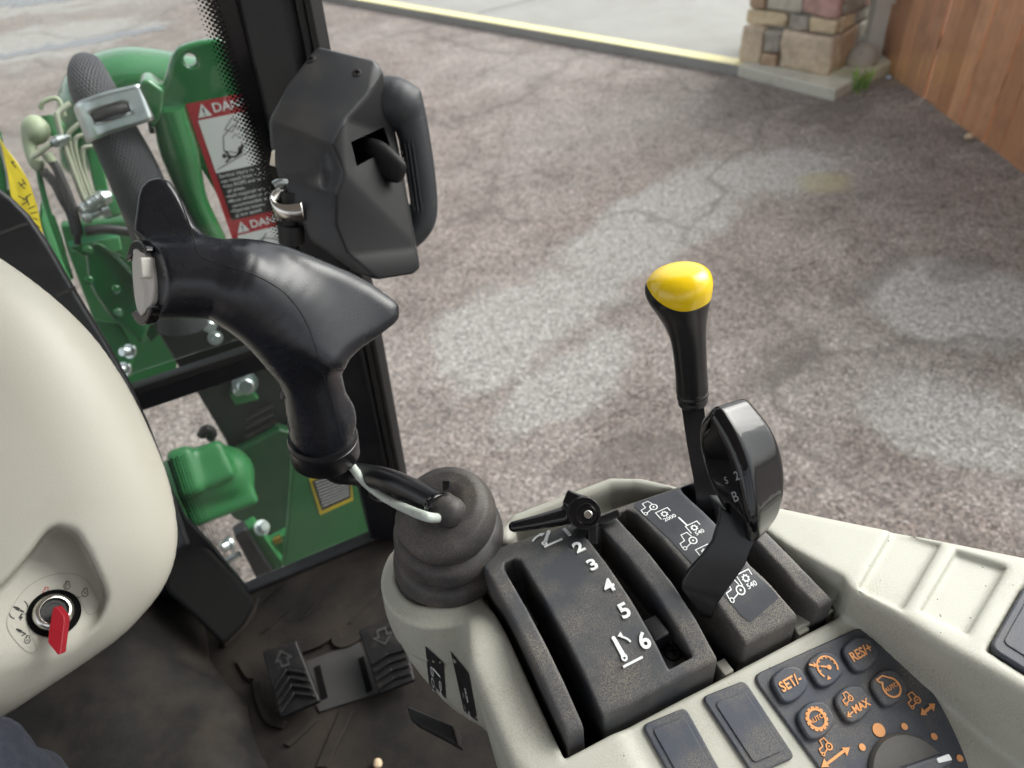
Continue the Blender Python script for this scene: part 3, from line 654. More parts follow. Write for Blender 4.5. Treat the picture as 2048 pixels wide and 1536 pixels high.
# windshield: upper pane, lower pane, black fired border with dots
ws = thing('windshield', 'front windshield with black dotted border beside the corner post', 'windshield', (-.3, YW, 1.3))
tilt = (2.25-.84)
def wx(z): return .0+(.112)*(z-.84)/tilt
def wy(z): return .905+.02*(z-.84)/tilt
prism('pane', [(-.75, wy(1.33), 1.33), (wx(1.33)+.03, wy(1.33), 1.33), (wx(2.24)+.03, wy(2.24), 2.24), (-.8, wy(2.24), 2.24)], (0, .005, 0), MT['glass2'], ws)
prism('lower_pane', [(-.75, wy(.85), .85), (wx(.85)+.03, wy(.85), .85), (wx(1.29)+.03, wy(1.29), 1.29), (-.75, wy(1.29), 1.29)], (0, .005, 0), MT['glass2'], ws)
# border edge line seen in the photo, laid on the pane
e0, e1 = ony(403, -30, .912), ony(590, 560, .908)
def bl(z, off): t = (z-e1[2])/(e0[2]-e1[2]); return np.array([e1[0]+(e0[0]-e1[0])*t+off, wy(z)-.003, z])
prism('fired_border', [bl(1.33, .013), bl(2.2, .013), bl(2.2, .08), bl(1.33, .08)], (0, .002, 0), MT['frit'], ws)
V = []; Fs = []
def dot(c, r):
    n = len(V)
    for i in range(7): a = 2*math.pi*i/7; V.append((c[0]+r*math.cos(a), c[1], c[2]+r*math.sin(a)))
    Fs.append(list(range(n, n+7)))
zz = 1.34; row = 0; st = .0052
while zz < 1.80:
    for c in range(8):
        r = [.0030, .0028, .0026, .0023, .0020, .0016, .0012, .0008][c]
        dot(bl(zz, .012-c*st*.62-(st*.31 if row % 2 else 0)*0)+np.array([0, 0, (st*.5 if c % 2 else 0)]), r)
    zz += st; row += 1
tag(part('border_dots', V, Fs, MT['frit'], ws, smooth=False), kind='stuff')
V = []; Fs = []
le = [ony(x, y, .905) for x, y in ((338, 925), (360, 990), (400, 1080), (460, 1160))]
for a, b in zip(le[:-1], le[1:]):
    L = np.linalg.norm(b-a); n = int(L/.005)
    for i in range(n):
        p = a+(b-a)*i/n
        for c in range(6): dot(np.array([p[0]+c*.0045, wy(p[2])-.003, p[2]+(.0025 if c % 2 else 0)]), .0026-.0003*c)
tag(part('border_dots', V, Fs, MT['frit'], ws, smooth=False), kind='stuff')
# door glass, bent in plan, outside the console
gl = [(.10, .885), (.25, .745), (.42, .57), (.56, .37), (.66, .1), (.70, -.3), (.70, -.65)]
gs = smoothpath([(x, y, 0) for x, y in gl], 60); n = len(gs); V = []; T, N, B = frames_along(gs)
lean = np.array([.08, .02])
for z in (.86, 2.24):
    k = (z-.86)/1.4
    for p in gs: V.append((p[0]+(.085 if p[1] > .8 else -.06*min(1, (.8-p[1])/.5)+.085*max(0, 1-(.8-p[1])/.3))*k, p[1]+lean[1]*k, z))
wd = part('door_glass', V, [[i, i+1, n+i+1, n+i] for i in range(n-1)], MT['glass'], None, smooth=False, solid=.005); tag(wd, 'large clear curved side door window on the right', 'window')
# ------------------------------------------------------------------ right console
PY = [.150, .170, .180, .188, .207, .235, .265, .3025, .335, .37]; PZ = [1.406, 1.4205, 1.4262, 1.4305, 1.442, 1.4505, 1.4525, 1.4485, 1.438, 1.424]
from_y = np.linspace(.15, .37, 200)
zarch = np.interp(from_y, PY, PZ); ker = np.ones(9)/9; zs_ = np.convolve(np.pad(zarch, 4, mode='edge'), ker, 'valid')
def arch(y): return np.interp(y, from_y, zs_)
def on_arch(x, y):
    r = ray(x, y); t = np.linspace(.3, .8, 6000); P = CAM+r*t[:, None]; i = int(np.argmax(P[:, 2]-arch(P[:, 1]) < 0)); return P[i]
DZ0, DSL, DY0 = 1.409, .36, .180              # sloping deck plane
def deckz(y): return DZ0+DSL*(y-DY0)
DN = np.array([0, -DSL, 1.0]); DN /= np.linalg.norm(DN); DP = np.array([0, DY0, DZ0])
def on_deck(x, y, lift=0.0): return onplane(x, y, DP+DN*lift, DN)
ZS = 1.44
shelf = [(.294, .1805), (.307, .150), (.318, .115), (.336, .070), (.42, -.10), (.62, -.10), (.47, .092), (.422, .141), (.33, .233), (.246, .3185), (.228, .338), (.205, .352), (.115, .357), (.095, .345), (.09, .30), (.27, .25)]
quadcut = [(.0665, .160), (.0665, .345), (.100, .332), (.262, .311), (.288, .225), (.300, .172), (.292, .158), (.10, .1705)]
quadcut = [(.0675, .1785), (.0675, .345), (.100, .332), (.264, .311), (.284, .225), (.300, .186), (.296, .1760)]
tray = [(.112, .344), (.200, .341), (.216, .333), (.235, .314), (.225, .300), (.10, .318)]
rec = [[(1714, 1176), (1784, 1055), (1886, 1085), (1808, 1220)], [(1838, 1222), (1912, 1098), (2018, 1132), (1938, 1270)]]
rec = [[tuple(onz(x, y, ZS)[:2]) for x, y in q] for q in rec]
sw3 = [tuple(onz(x, y, ZS)[:2]) for x, y in ((1970, 1300), (2050, 1160), (2200, 1215), (2110, 1390))]
bodyL = [(.034, -.10), (.034, .255), (.044, .290), (.062, .316), (.085, .330), (.11, .30), (.11, -.10)]
def fconsole(X, Y, Z):
    d = s_ext(s_poly(X, Y, shelf), Z, 1.16, ZS, .007)
    deck2 = s_poly(X, Y, [(.045, -.10), (.045, .186), (.31, .180), (.40, .06), (.48, -.10)])
    dz = (Z-(DZ0+DSL*(Y-DY0)))*DN[2]
    dk = smax(deck2, dz, .006); dk = np.maximum(dk, 1.16-Z)
    d = smin(d, dk, .005)
    btop = np.minimum(DZ0+DSL*(Y-DY0)+.002, 1.438)+0*X
    btop = np.where(Y > .180, DZ0+.002+np.clip((Y-.180)*.30, 0, .024), btop)
    btop = btop-np.clip(Y-.265, 0, 1)**2*14
    bd = smax(s_poly(X, Y, bodyL), Z-btop, .010); bd = np.maximum(bd, 1.16-Z)
    d = smin(d, bd, .008)
    tw = s_chain(X, Y, Z, [(.047, .353, 1.375, .051), (.049, .350, 1.33, .052), (.058, .335, 1.27, .045), (.066, .318, 1.235, .030)], .02)
    tw = smin(tw, np.maximum(np.sqrt((X-.047)**2+(Y-.355)**2)-.048, np.abs(Z-1.385)-.018)-.003, .012)
    d = smin(d, tw, .02)
    d = smax(d, -s_ext(s_poly(X, Y, quadcut), Z, 1.30, 1.60, .003), .004)
    d = smax(d, -s_ext(s_poly(X, Y, tray), Z, 1.405, 1.60, .012), .010)
    for q in rec+[sw3]: d = smax(d, -s_ext(s_poly(X, Y, q)+.001, Z, ZS-.0048, 1.6, .002), .003)
    d = smax(d, -(np.maximum(np.sqrt((X-.047)**2+(Y-.357)**2)-.036, 1.385-Z)), .006)
    return d
con = thing('side_console', 'cream moulded side console carrying levers and switches at right', 'console', (.2, .1, 1.16))
sdf_part('console_shell', fconsole, (-.02, .60), (-.06, .42), (1.17, 1.46), .0021, MT['cream'], con)
sh = bpy.data.objects['console_shell']; sh_b = bvh_of(sh)
# inside of the lever opening: a dark pan below the slots
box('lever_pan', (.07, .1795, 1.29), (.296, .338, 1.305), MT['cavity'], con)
# cream ribs that show inside the opening behind the rail
prism('inner_rib', [(.262, .182, 1.38), (.298, .182, 1.38), (.272, .29, 1.38), (.262, .29, 1.38)], (0, 0, .024), MT['cream'], con, bevel=.002)
for x0, x1 in ((.196, .204), (.262, .272)): box('clip_rib', (x0, .1788, 1.37), (x1, .190, 1.402), MT['cream'], con, bevel=.001)
# lower cream panel and black bracket under the tower
box('lower_panel', (.030, -.10, .85), (.11, .25, 1.18), MT['cream'], con, bevel=.012)
prism('black_bracket', [onz(x, y, 1.235) for x, y in ((812, 1410), (905, 1450), (915, 1490), (820, 1440))], (0.004, 0, -.02), MT['dark'], con, bevel=.002)
# black decals on the left side
def decal_on(name, pts, icons, mat, parent, lift=.0006, sub=10):
    """pts: corner pixels tl,tr,br,bl; sheet laid onto the shell"""
    q = np.array(pts, float); V = []; ok = True; n = sub
    def P(u, v): return (q[0]*(1-u)+q[1]*u)*(1-v)+(q[3]*(1-u)+q[2]*u)*v
    def S(u, v, l):
        x, y = P(u, v); h, nn = cast(sh_b, x, y)
        if h is None: return None
        return np.array(h)+np.array(nn)*l
    G = [[S(i/n, j/n, lift) for i in range(n+1)] for j in range(n+1)]
    V = [g_ for row in G for g_ in row]; Fs = []
    for j in range(n):
        for i in range(n):
            ids = [j*(n+1)+i, j*(n+1)+i+1, (j+1)*(n+1)+i+1, (j+1)*(n+1)+i]
            if all(V[k] is not None for k in ids): Fs.append(ids)
    ids = sorted({i for f_ in Fs for i in f_}); rm = {k_: i for i, k_ in enumerate(ids)}
    o = part(name, [V[i] for i in ids], [[rm[i] for i in f_] for f_ in Fs], mat, parent)
    if icons:
        H = [S(u, v, lift+.0005) for u, v in icons.V]
        Fi = [f_ for f_ in icons.Fc if all(H[i] is not None for i in f_) and max(np.linalg.norm(H[i]-H[f_[0]]) for i in f_) < .012]
        ids = sorted({i for f_ in Fi for i in f_}); rm = {k_: i for i, k_ in enumerate(ids)}
        if Fi: tag(part(name+'_print', [H[i] for i in ids], [[rm[i] for i in f_] for f_ in Fi], MT['white'], o, smooth=False), kind='stuff')
    return o
p = Print()
for v in (.36, .56, .76):
    p.arc((.28, v), .075, .018, n=14); p.line([(.28, v-.05), (.28, v+.05)], .02)
for v in (.46, .66, .86): p.arc((.72, v), .07, .018, n=14); p.text('RN2'[[.46, .66, .86].index(v)], (.72, v), .1, .01)
p.line([(.72, .53), (.72, .59)], .03); p.line([(.72, .73), (.72, .79)], .03)
p.line([(.3, .1), (.7, .12), (.75, .3), (.35, .28)], .03, True); p.line([(.5, .11), (.55, .29)], .03); p.text('LR77808', (.7, .965), .07, .004)
decal_on('hitch_decal', [(851, 1291), (888, 1325), (896, 1445), (862, 1400)], p, MT['decalblack'], con)
p = Print()
p.line([(.45, .30), (.55, .36), (.50, .44), (.60, .52), (.55, .62), (.65, .70), (.62, .80)], .02)
for c in ((.5, .30), (.42, .52), (.72, .60), (.62, .74), (.5, .80)): p.arc(c, .06, .015, n=14); p.arc(c, .03, .012, n=10)
p.text('A', (.25, .34), .1, .008); p.text('B', (.15, .46), .09, .008); p.line([(.2, .72), (.3, .84)], .02); p.text('N', (.9, .78), .08, .006)
decal_on('loader_decal', [(901, 1301), (938, 1345), (975, 1540), (955, 1540)], p, MT['decalblack'], con)

# crumbs of dirt lying on the console
V = []; Fs = []; rg = np.random.RandomState(3)
for k_ in range(110):
    x, y = rg.uniform(1440, 2048), rg.uniform(985, 1500)
    if k_ > 80: x, y = rg.uniform(900, 1280), rg.uniform(1180, 1520)
    h, nn = cast(sh_b, x, y)
    if h is None or nn[2] < .6: continue
    r_ = rg.uniform(.0002, .0006)*(1.6 if rg.rand() < .08 else 1); n_ = len(V); c = np.array(h)
    V += [c+np.array(q)*r_*rg.uniform(.6, 1.4) for q in ((1, 0, 0), (-1, .2, 0), (0, 1, 0), (.1, -1, 0), (0, 0, .8))]; Fs += [[n_, n_+2, n_+4], [n_+2, n_+1, n_+4], [n_+1, n_+3, n_+4], [n_+3, n_, n_+4]]
tag(part('grit', V, Fs, MT['grit'], con, smooth=False), kind='stuff')
# ------------------------------------------------------------------ lever quadrant (black arched panel)
qd = thing('lever_quadrant', 'dusty black arched lever panel with slots and numbers one to six', 'lever panel', (.17, .25, 1.40))
outl = [(.0725, .183), (.0725, .318), (.080, .3335), (.100, .330), (.150, .3225), (.262, .3065), (.266, .300), (.2735, .235), (.2795, .207), (.2885, .1835), (.2900, .180)]
s1 = [(.0855, .10), (.0855, .306), (.0885, .311), (.0965, .311), (.0995, .306), (.0995, .10)]
s2 = [(.1545, .1895), (.1535, .300), (.168, .303), (.1740, .1895)]
s3 = [(.1925, .10), (.1875, .225), (.1835, .306), (.187, .3095), (.195, .3085), (.1985, .300), (.2025, .2375), (.2120, .187), (.214, .10)]
s4 = [(.2590, .10), (.2575, .185), (.2460, .222), (.2425, .300), (.245, .307), (.2535, .306), (.2565, .300), (.2610, .235), (.2685, .197), (.2780, .176), (.282, .10)]
def fquad(X, Y, Z):
    za = arch(Y); top = (Z-za)*.93
    d = smax(s_poly(X, Y, outl), top, .0034)
    for q in (s1, s3, s4): d = smax(d, -s_poly(X, Y, q), .0016)
    d = smax(d, -np.maximum(s_poly(X, Y, s2), 1.415-Z), .0016)
    shell = np.maximum(s_poly(X, Y, outl)+.003, (Z-(za-.010)))           # hollow below the skin away from walls
    return np.maximum(d, 1.385-Z)
sdf_part('panel_shell', fquad, (.066, .297), (.160, .338), (1.375, 1.458), .00115, MT['quad'], qd)
def am(x, y, lift=.0003):
    y = float(y); dz = float((arch(y+.001)-arch(y-.001))/.002); n = np.array([0, -dz, 1.0]); n /= np.linalg.norm(n)
    return np.array([x, y, float(arch(y))])+n*lift
box('slot_floor', (.150, .189, 1.412), (.176, .215, 1.416), MT['quad'], qd)
box('slot_block', (.1555, .2085, 1.40), (.169, .226, 1.4365), MT['lever'], qd, bevel=.002)
# raised numbers
numpx = [(1135, 1067), (1158, 1097), (1186, 1132), (1218, 1174), (1249, 1223), (1288, 1283)]
for i, (x, y) in enumerate(numpx):
    c = on_arch(x, y); Print().text(str(i+1), (0, 0), .0150, .028, 1.05).build('number_%s' % ['one', 'two', 'three', 'four', 'five', 'six'][i], lambda u, v, c=c: am(c[0]+u, c[1]+v*.92, .0011), MT['white'], qd, .0009)
def armicon(cx, cy, flip):
    c = on_arch(cx, cy); p = Print(); s = .0095
    if not flip:   # arm standing up, arrow swinging left
        p.poly([(-.55*s, -.55*s), (-.2*s, -.6*s), (-.28*s, .75*s), (-.55*s, .75*s)]); p.arc((-.38*s, -.6*s), .17*s, .13*s, n=12); p.disc((-.42*s, .75*s), .15*s, 10)
        p.arc((-.35*s, -.2*s), .95*s, .13*s, 15, 62, 8); p.poly([(-.1*s, .75*s), (.25*s, .95*s), (.28*s, .5*s)])
        p.line([(-.75*s, -1.05*s), (.85*s, -1.05*s)], .14*s)
    else:
        p.poly([(-.45*s, -.42*s), (-.25*s, -.65*s), (.62*s, .42*s), (.45*s, .62*s)]); p.arc((-.38*s, -.55*s), .18*s, .13*s, n=12); p.disc((.55*s, .55*s), .16*s, 10)
        p.arc((-.3*s, -.5*s), 1.1*s, .13*s, 85, 135, 8); p.poly([(-.25*s, .78*s), (.18*s, .6*s), (-.2*s, .35*s)])
        p.line([(-.6*s, -.95*s), (1.05*s, -.95*s)], .14*s)
    p.build('arm_symbol', lambda u, v: am(c[0]+u, c[1]+v, .0011), MT['white'], qd, .0009)
armicon(1092, 1078, True); armicon(1248, 1293, False)
# label sheet with tractor symbols on the middle strip
lab = [(.2012, .309), (.2035, .311), (.236, .3095), (.2385, .306), (.2420, .222), (.2520, .197), (.2510, .1935), (.2235, .191), (.2205, .193), (.2080, .2375)]
pts = np.array(lab); bmn = pts.min(0); bmx = pts.max(0)
ny_ = 26; V = []; Fs = []
def xr(y):
    xs = []
    for i in range(len(lab)):
        a, b = np.array(lab[i]), np.array(lab[i-1])
        if (a[1] <= y) != (b[1] <= y): xs.append(a[0]+(b[0]-a[0])*(y-a[1])/(b[1]-a[1]))
    return min(xs), max(xs)
ysl = np.linspace(bmn[1]+1e-4, bmx[1]-1e-4, ny_)
for y in ysl:
    a, b = xr(y); V += [am(a, y, .0004), am(b, y, .0004)]
Fs = [[2*i, 2*i+1, 2*i+3, 2*i+2] for i in range(ny_-1)]
ls = part('symbol_label', V, Fs, MT['quadclean'], qd)
def pto(p, c, s, txt, w):
    p.line([(c[0]-.55*s, c[1]-.35*s), (c[0]-.55*s, c[1]+.5*s), (c[0]+.6*s, c[1]+.5*s), (c[0]+.6*s, c[1]+.05*s)], w); p.gear((c[0], c[1]+.02*s), .2*s, w*1.1, 8, .55); p.text(txt, (c[0]+.12*s, c[1]-.56*s), .52*s, .012, 1.1)
p = Print(); w = .00075; S = .0135
c = on_arch(1300, 1026)-np.array([.005, 0, 0]); p.tractor((c[0], c[1]), S, w); pto(p, (c[0]+.0135, c[1]-.0075), .0095, '2000', w)
a, b = on_arch(1357, 1036), on_arch(1374, 1052); p.line([(a[0], a[1]), (b[0], b[1])], .0013)
c = on_arch(1372, 1098)-np.array([.002, 0, 0]); p.tractor((c[0], c[1]), S, w); pto(p, (c[0]+.0180, c[1]+.0120), .0090, '540', w); pto(p, (c[0]+.0125, c[1]-.0090), .0095, '2000', w)
c = on_arch(1462, 1203)-np.array([.0005, 0, 0]); p.tractor((c[0], c[1]), S*1.05, w); pto(p, (c[0]+.0195, c[1]+.0085), .0095, '540', w)
p.build('symbol_print', lambda u, v: am(u, v, .0008), MT['white'], ls)
# screw in the second slot
def screw(P, ax, r, parent, mat, name='screw'):
    o = lathe(name, P, ax, [(0, r), (r*.25, r), (r*.45, r*.75), (r*.5, r*.4)], mat, parent, seg=18)
    axn = np.array(ax, float)/np.linalg.norm(ax); a = np.cross(axn, [0.3, .8, .2]); a /= np.linalg.norm(a); b = np.cross(axn, a)
    for dd, ee in ((a, b), (b, a)): prism('cross_slot', [np.array(P)+axn*r*.47+dd*r*.55*i+ee*r*.13*j for i, j in ((-1, -1), (1, -1), (1, 1), (-1, 1))], axn*r*.06, MT['cavity'], o if o.parent is None or o.parent.parent is None else parent)
    return o
c = onz(1346, 1303, 1.418); screw((c[0], c[1], 1.4165), (0, -.1, 1), .0062, qd, MT['dark'])
# ------------------------------------------------------------------ keypad and blank covers on the deck
def deck_uv(P): return np.array([P[0], (np.array(P)-DP) @ np.array([0, DN[2], -DN[1]])])
DU = np.array([1.0, 0, 0]); DV = np.array([0, DN[2], -DN[1]])
def dm(lift): return lambda u, v: DP+DU*u+DV*v+DN*lift
def duv(x, y, lift=0.0):
    P = on_deck(x, y, lift); return np.array([P[0], (P-DP) @ DV])
def roundpoly(pts, r, n=5):
    P = np.asarray(pts, float); out = []; m = len(P)
    for i in range(m):
        a, b, c = P[i-1], P[i], P[(i+1) % m]; d1 = (a-b)/np.linalg.norm(a-b); d2 = (c-b)/np.linalg.norm(c-b)
        ri = r[i] if hasattr(r, '__len__') else r; k = min(ri, .45*np.linalg.norm(a-b), .45*np.linalg.norm(c-b))
        for t in np.linspace(0, 1, n): out.append((1-t)**2*(b+d1*k)+2*t*(1-t)*b+t*t*(b+d2*k))
    return np.array(out)
def pad(name, uv, z0, z1, mat, parent, bevel, bseg=3):
    m = dm(z0); return prism(name, [m(u, v) for u, v in uv], DN*(z1-z0), mat, parent, bevel=bevel, bseg=bseg, angle=50)
kp = thing('keypad', 'dark blue grey rubber keypad with orange symbols on the console', 'keypad', tuple(on_deck(1640, 1400)))
outer = [duv(x, y, .002) for x, y in ((1503, 1352), (1740, 1245), (1812, 1304), (1886, 1412), (1946, 1545), (1960, 1680), (1760, 1720), (1655, 1560))]
base = pad('keypad_base', roundpoly(outer, [.008, .014, .02, .03, .03, .02, .02, .01]), -.003, .0026, MT['keypad'], kp, .0016)
def button(cx, cy, icon):
    c = duv(cx, cy, .006); a = .0125; b = .0108
    sh_ = roundpoly([c+np.array(q) for q in ((-a, -b*.85), (-a*.2, -b*1.05), (a, -b*.7), (a*1.02, b*.6), (a*.25, b*1.0), (-a*.98, b*.75))], .008, 6)
    o = pad('button', sh_, .0024, .0068, MT['keypad'], kp, .0020, 4); p = Print(); icon(p, c); p.build('symbol', dm(.0072), MT['orange'], o, .0005); return o
def b_set(p, c): p.text('SET/-', c, .0092, .022, .86)
def b_res(p, c): p.text('RES/+', c, .0088, .022, .86)
def b_cruise(p, c):
    s = .0072; c = c+np.array([.001, 0]); p.arc(c, s, .0011, -40, 215, 26)
    for k_ in range(0, 181, 30):
        a = math.radians(k_); dd = np.array([math.cos(a), math.sin(a)]); p.line([c+dd*s*.78, c+dd*s], .0009)
    p.line([c+np.array([-.55*s, .35*s]), c+np.array([.1*s, -.05*s])], .0010); p.disc(c+np.array([.15*s, -.08*s]), .0016)
    p.line([c+np.array([-1.5*s, .95*s]), c+np.array([-1.05*s, .62*s])], .0012); p.poly([c+np.array([-.82*s, .5*s]), c+np.array([-1.25*s, .55*s]), c+np.array([-.95*s, .95*s])])
    p.poly([c+np.array([-.3*s, -1.0*s]), c+np.array([-.75*s, -.95*s]), c+np.array([-.45*s, -.62*s])])
def b_gear(p, c): p.gear(c, .0060, .0015, 14, .28); p.text('AUTO', c, .0042, .012)
def b_max(p, c):
    p.tractor(c+np.array([-.0068, .0012]), .0078, .0006); p.text('MAX', c+np.array([.0026, -.0040]), .0066, .03, .95)
    p.line([c+np.array([-.0095, -.0050]), c+np.array([-.0045, -.0042])], .0008); p.line([c+np.array([-.0075, -.0030]), c+np.array([-.0098, -.0050]), c+np.array([-.0076, -.0064])], .0008)
def b_eng(p, c):
    s = .0062; p.arc(c+np.array([.0006, -.0010]), s, .0012, -235, 65, 26)
    q = c+np.array([.0006, -.0010]); p.line([q+s*np.array([math.cos(math.radians(125)), math.sin(math.radians(125))]), q+np.array([-.0056, .0060]), q+np.array([-.0062, .0082]), q+np.array([-.0008, .0086]), q+s*np.array([math.cos(math.radians(65)), math.sin(math.radians(65))])], .0010)
    p.text('AUTO', q, .0040, .012)
for x, y, ic in ((1580, 1366, b_set), (1651, 1336, b_cruise), (1721, 1306, b_res), (1632, 1438, b_gear), (1707, 1405, b_max), (1778, 1373, b_eng)): button(x, y, ic)
p = Print()
c = duv(1656, 1500); p.tractor(c+np.array([-.0068, -.0005]), .0095, .0007); p.line([c+np.array([-.0075, -.0058]), c+np.array([.0085, -.0045])], .0016)
for s_ in (-1, 1): p.poly([c+np.array([.0005+s_*.0125, -.0052+s_*.0006]), c+np.array([.0005+s_*.0075, -.0052+.0028]), c+np.array([.0005+s_*.0075, -.0052-.0026])])
c = duv(1834, 1408); p.tractor(c+np.array([-.0072, .0000]), .0095, .0007); p.line([c+np.array([-.0010, -.0058]), c+np.array([.0065, -.0050])], .0018)
for s_ in (-1, 1): p.poly([c+np.array([.0027+s_*.0072, -.0054+s_*.0006]), c+np.array([.0027+s_*.0030, -.0054+.0026]), c+np.array([.0027+s_*.0030, -.0054-.0026])])
for x, y, r in ((1753, 1461, .0043), (1720, 1495, .0022), (1804, 1454, .0022), (1863, 1474, .0022), (1914, 1517, .0022)): p.disc(duv(x, y), r, 24)
p.build('dial_marks', dm(.0032), MT['orange'], base, .0006)
# rotary dial
dl = thing('rotary_dial', 'round dark dial knob with white pointer on the keypad', 'dial', tuple(on_deck(1835, 1560)))
cD = duv(1825, 1562, .004); Pc = dm(.0027)(*cD)
lathe('dial_base', Pc, DN, [(0, .0285), (.002, .0285), (.0045, .0268), (.0056, .020), (.0060, .008)], MT['dial'], dl, seg=48)
gA = duv(1745, 1575, .012); gB = duv(1905, 1505, .012); gd = (gB-gA)/np.linalg.norm(gB-gA); gn = np.array([-gd[1], gd[0]])
cB = duv(1838, 1540, .012)
bar_ = [cB+gd*.0235-gn*.004, cB+gd*.0235+gn*.003, cB-gd*.0235+gn*.006, cB-gd*.0235-gn*.006]
pad('dial_grip', roundpoly(bar_, .003), .0045, .0150, MT['keypad'], dl, .002)
pad('pointer', roundpoly([cB+gd*.0228-gn*.0018, cB+gd*.0228+gn*.0020, cB+gd*.013+gn*.0024, cB+gd*.013-gn*.0004], .0008, 3), .0148, .0156, MT['white'], dl, .0003)
# blank switch covers
def blank(px, label, inset, plane='deck'):
    uv = [duv(x, y, .003) for x, y in px]; c = np.mean(uv, 0); t = thing('switch_cover', label, 'switch cover', tuple(dm(0)(*c)), 'blank switch covers on the console')
    pad('cover_plate', roundpoly(uv, .0045), -.001, .0030, MT['keypad'], t, .0014)
    q = [c+(p_-c)*np.array(inset) for p_ in uv]; pad('raised_panel', roundpoly(q, .003), .0028, .0040, MT['keypad'], t, .0007); return t
blank([(1284, 1450), (1372, 1414), (1452, 1560), (1368, 1600)], 'blank dark switch cover nearest the lever panel corner, cut by the lower picture edge', (.72, .80))
blank([(1404, 1394), (1490, 1360), (1592, 1515), (1508, 1552)], 'blank dark switch cover directly left of the keypad', (.70, .76))
t = thing('switch_cover', 'blank dark switch cover set in the upper ledge at the right picture edge', 'switch cover', (*np.mean(sw3, 0), ZS), 'blank switch covers on the console')
q = roundpoly([np.mean(sw3, 0)+(np.array(s_)-np.mean(sw3, 0))*.94 for s_ in sw3], .006)
prism('cover_plate', [(x, y, ZS-.004) for x, y in q], (0, 0, .0065), MT['keypad'], t, bevel=.0018, bseg=3, angle=50)
q = roundpoly([np.mean(sw3, 0)+(np.array(s_)-np.mean(sw3, 0))*.72 for s_ in sw3], .004)
prism('raised_panel', [(x, y, ZS+.002) for x, y in q], (0, 0, .0014), MT['keypad'], t, bevel=.0008, angle=50)
# ------------------------------------------------------------------ rubber boot under the joystick
c0 = np.array([.047, .357, 1.392]); c1 = onz(886, 1010, 1.478)
ax0 = np.array([0, 0, 1.0]); ax1 = np.array([-.18, -.16, 1.0]); ax1 /= np.linalg.norm(ax1)
prof = [(.00, .0420), (.05, .0430), (.14, .0436), (.22, .0425), (.265, .037), (.27, .0350), (.275, .0365), (.30, .0425), (.36, .0455), (.45, .0458), (.52, .0435), (.555, .038), (.56, .0355), (.565, .0370), (.59, .0420), (.66, .0440), (.74, .0425), (.785, .0375), (.79, .0345), (.795, .0355), (.82, .0385), (.88, .0400), (.95, .0380), (1.01, .0330), (1.05, .0262), (1.06, .0215), (1.05, .0170), (1.035, .0125), (1.02, .009), (1.01, .006)]
A = smoothpath([(h, r, 0) for h, r in prof], 3); seg = 64; V = []
for h, r, _ in A:
    t = min(max(h, 0), 1.05); c = c0+(c1-c0)*(t**1.25 if t < 1 else t); ax = ax0+(ax1-ax0)*t
    c = c+np.array([.0055*math.sin(math.pi*min(t, 1)), 0, 0]); ax = ax+np.array([.34*math.sin(math.pi*t)+.12*math.sin(t*9+.6), .10*math.sin(t*7+1), 0])*.5*(0 < t < 1); ax /= np.linalg.norm(ax)
    n = np.cross(ax, [0, 1, 0]); n /= np.linalg.norm(n); b = np.cross(ax, n)
    for j in range(seg):
        a = 2*math.pi*j/seg; V.append(c+r*(math.cos(a)*n+math.sin(a)*b)*(1+.006*math.sin(3*a+h*5)))
m = len(A)
bt = fixn(part('rubber_boot', V, [[i*seg+j, i*seg+(j+1) % seg, (i+1)*seg+(j+1) % seg, (i+1)*seg+j] for i in range(m-1) for j in range(seg)]+[[(m-1)*seg+j for j in range(seg)]], MT['rubber'], None))
tag(bt, 'dusty ribbed black rubber boot around the joystick shaft', 'boot')

# ------------------------------------------------------------------ loader joystick
FJ = Frame(560, 700, .505)
js = thing('joystick', 'black loader joystick grip with grey thumb rocker leaning left', 'joystick', tuple(FJ.p(880, 1015, 190)))
stem = [(657, 905, 205, 71), (650, 860, 175, 74), (636, 800, 132, 67), (620, 745, 96, 68), (590, 690, 62, 76), (545, 622, 30, 88), (490, 578, 10, 90), (430, 561, 0, 79), (340, 560, -10, 79), (290, 566, -16, 78)]
fin = [(560, 575, 26, 88), (640, 603, 40, 92), (700, 623, 48, 74), (750, 621, 50, 45), (790, 617, 52, 18)]
n_face = np.array([-.80, .06, -.60]); n_face /= np.linalg.norm(n_face); p_face = np.array([296, 566, -12.])
def fgrip(X, Y, Z):
    d = s_chain(X, Y, Z, stem, 22, .92)
    wing = [(440, 492), (480, 484), (523, 482), (575, 490), (624, 507), (704, 537), (753, 561), (800, 593), (812, 606), (812, 634), (802, 648), (765, 675), (726, 698), (703, 717), (690, 738), (655, 745), (590, 690), (500, 600)]
    th = 15+38*np.exp(-((X-625)/95)**2)
    f_ = smax(s_poly(X, Y, wing), np.abs(Z-(30+.10*(X-560)-.16*(Y-600)))-th, 34)+1
    d = smin(d, f_, 55)
    d = smin(d, s_ell(X, Y, Z, (688, 850, 172), (36, 46, 50)), 22)
    tabp = [(281, 392), (286, 374), (298, 362), (314, 358), (332, 364), (348, 386), (364, 414), (382, 452), (404, 478), (430, 500), (400, 560), (320, 540), (284, 505), (274, 462)]
    tb = smax(s_poly(X, Y, tabp)-7, np.abs(Z-(8-.14*(Y-480)))-22, 16)
    d = smin(d, tb, 24)
    pl_ = (X-p_face[0])*n_face[0]+(Y-p_face[1])*n_face[1]+(Z-p_face[2])*n_face[2]
    ptab = np.where(Y < 470, -200.0, 0.0)
    d = smax(d, pl_-np.clip((478-Y)*1.2, 0, 90), 9)
    for c in ((556, 796, 112), (573, 864, 165)): d = smax(d, -s_ell(X, Y, Z, c, (20, 21, 15)), 3)
    return d
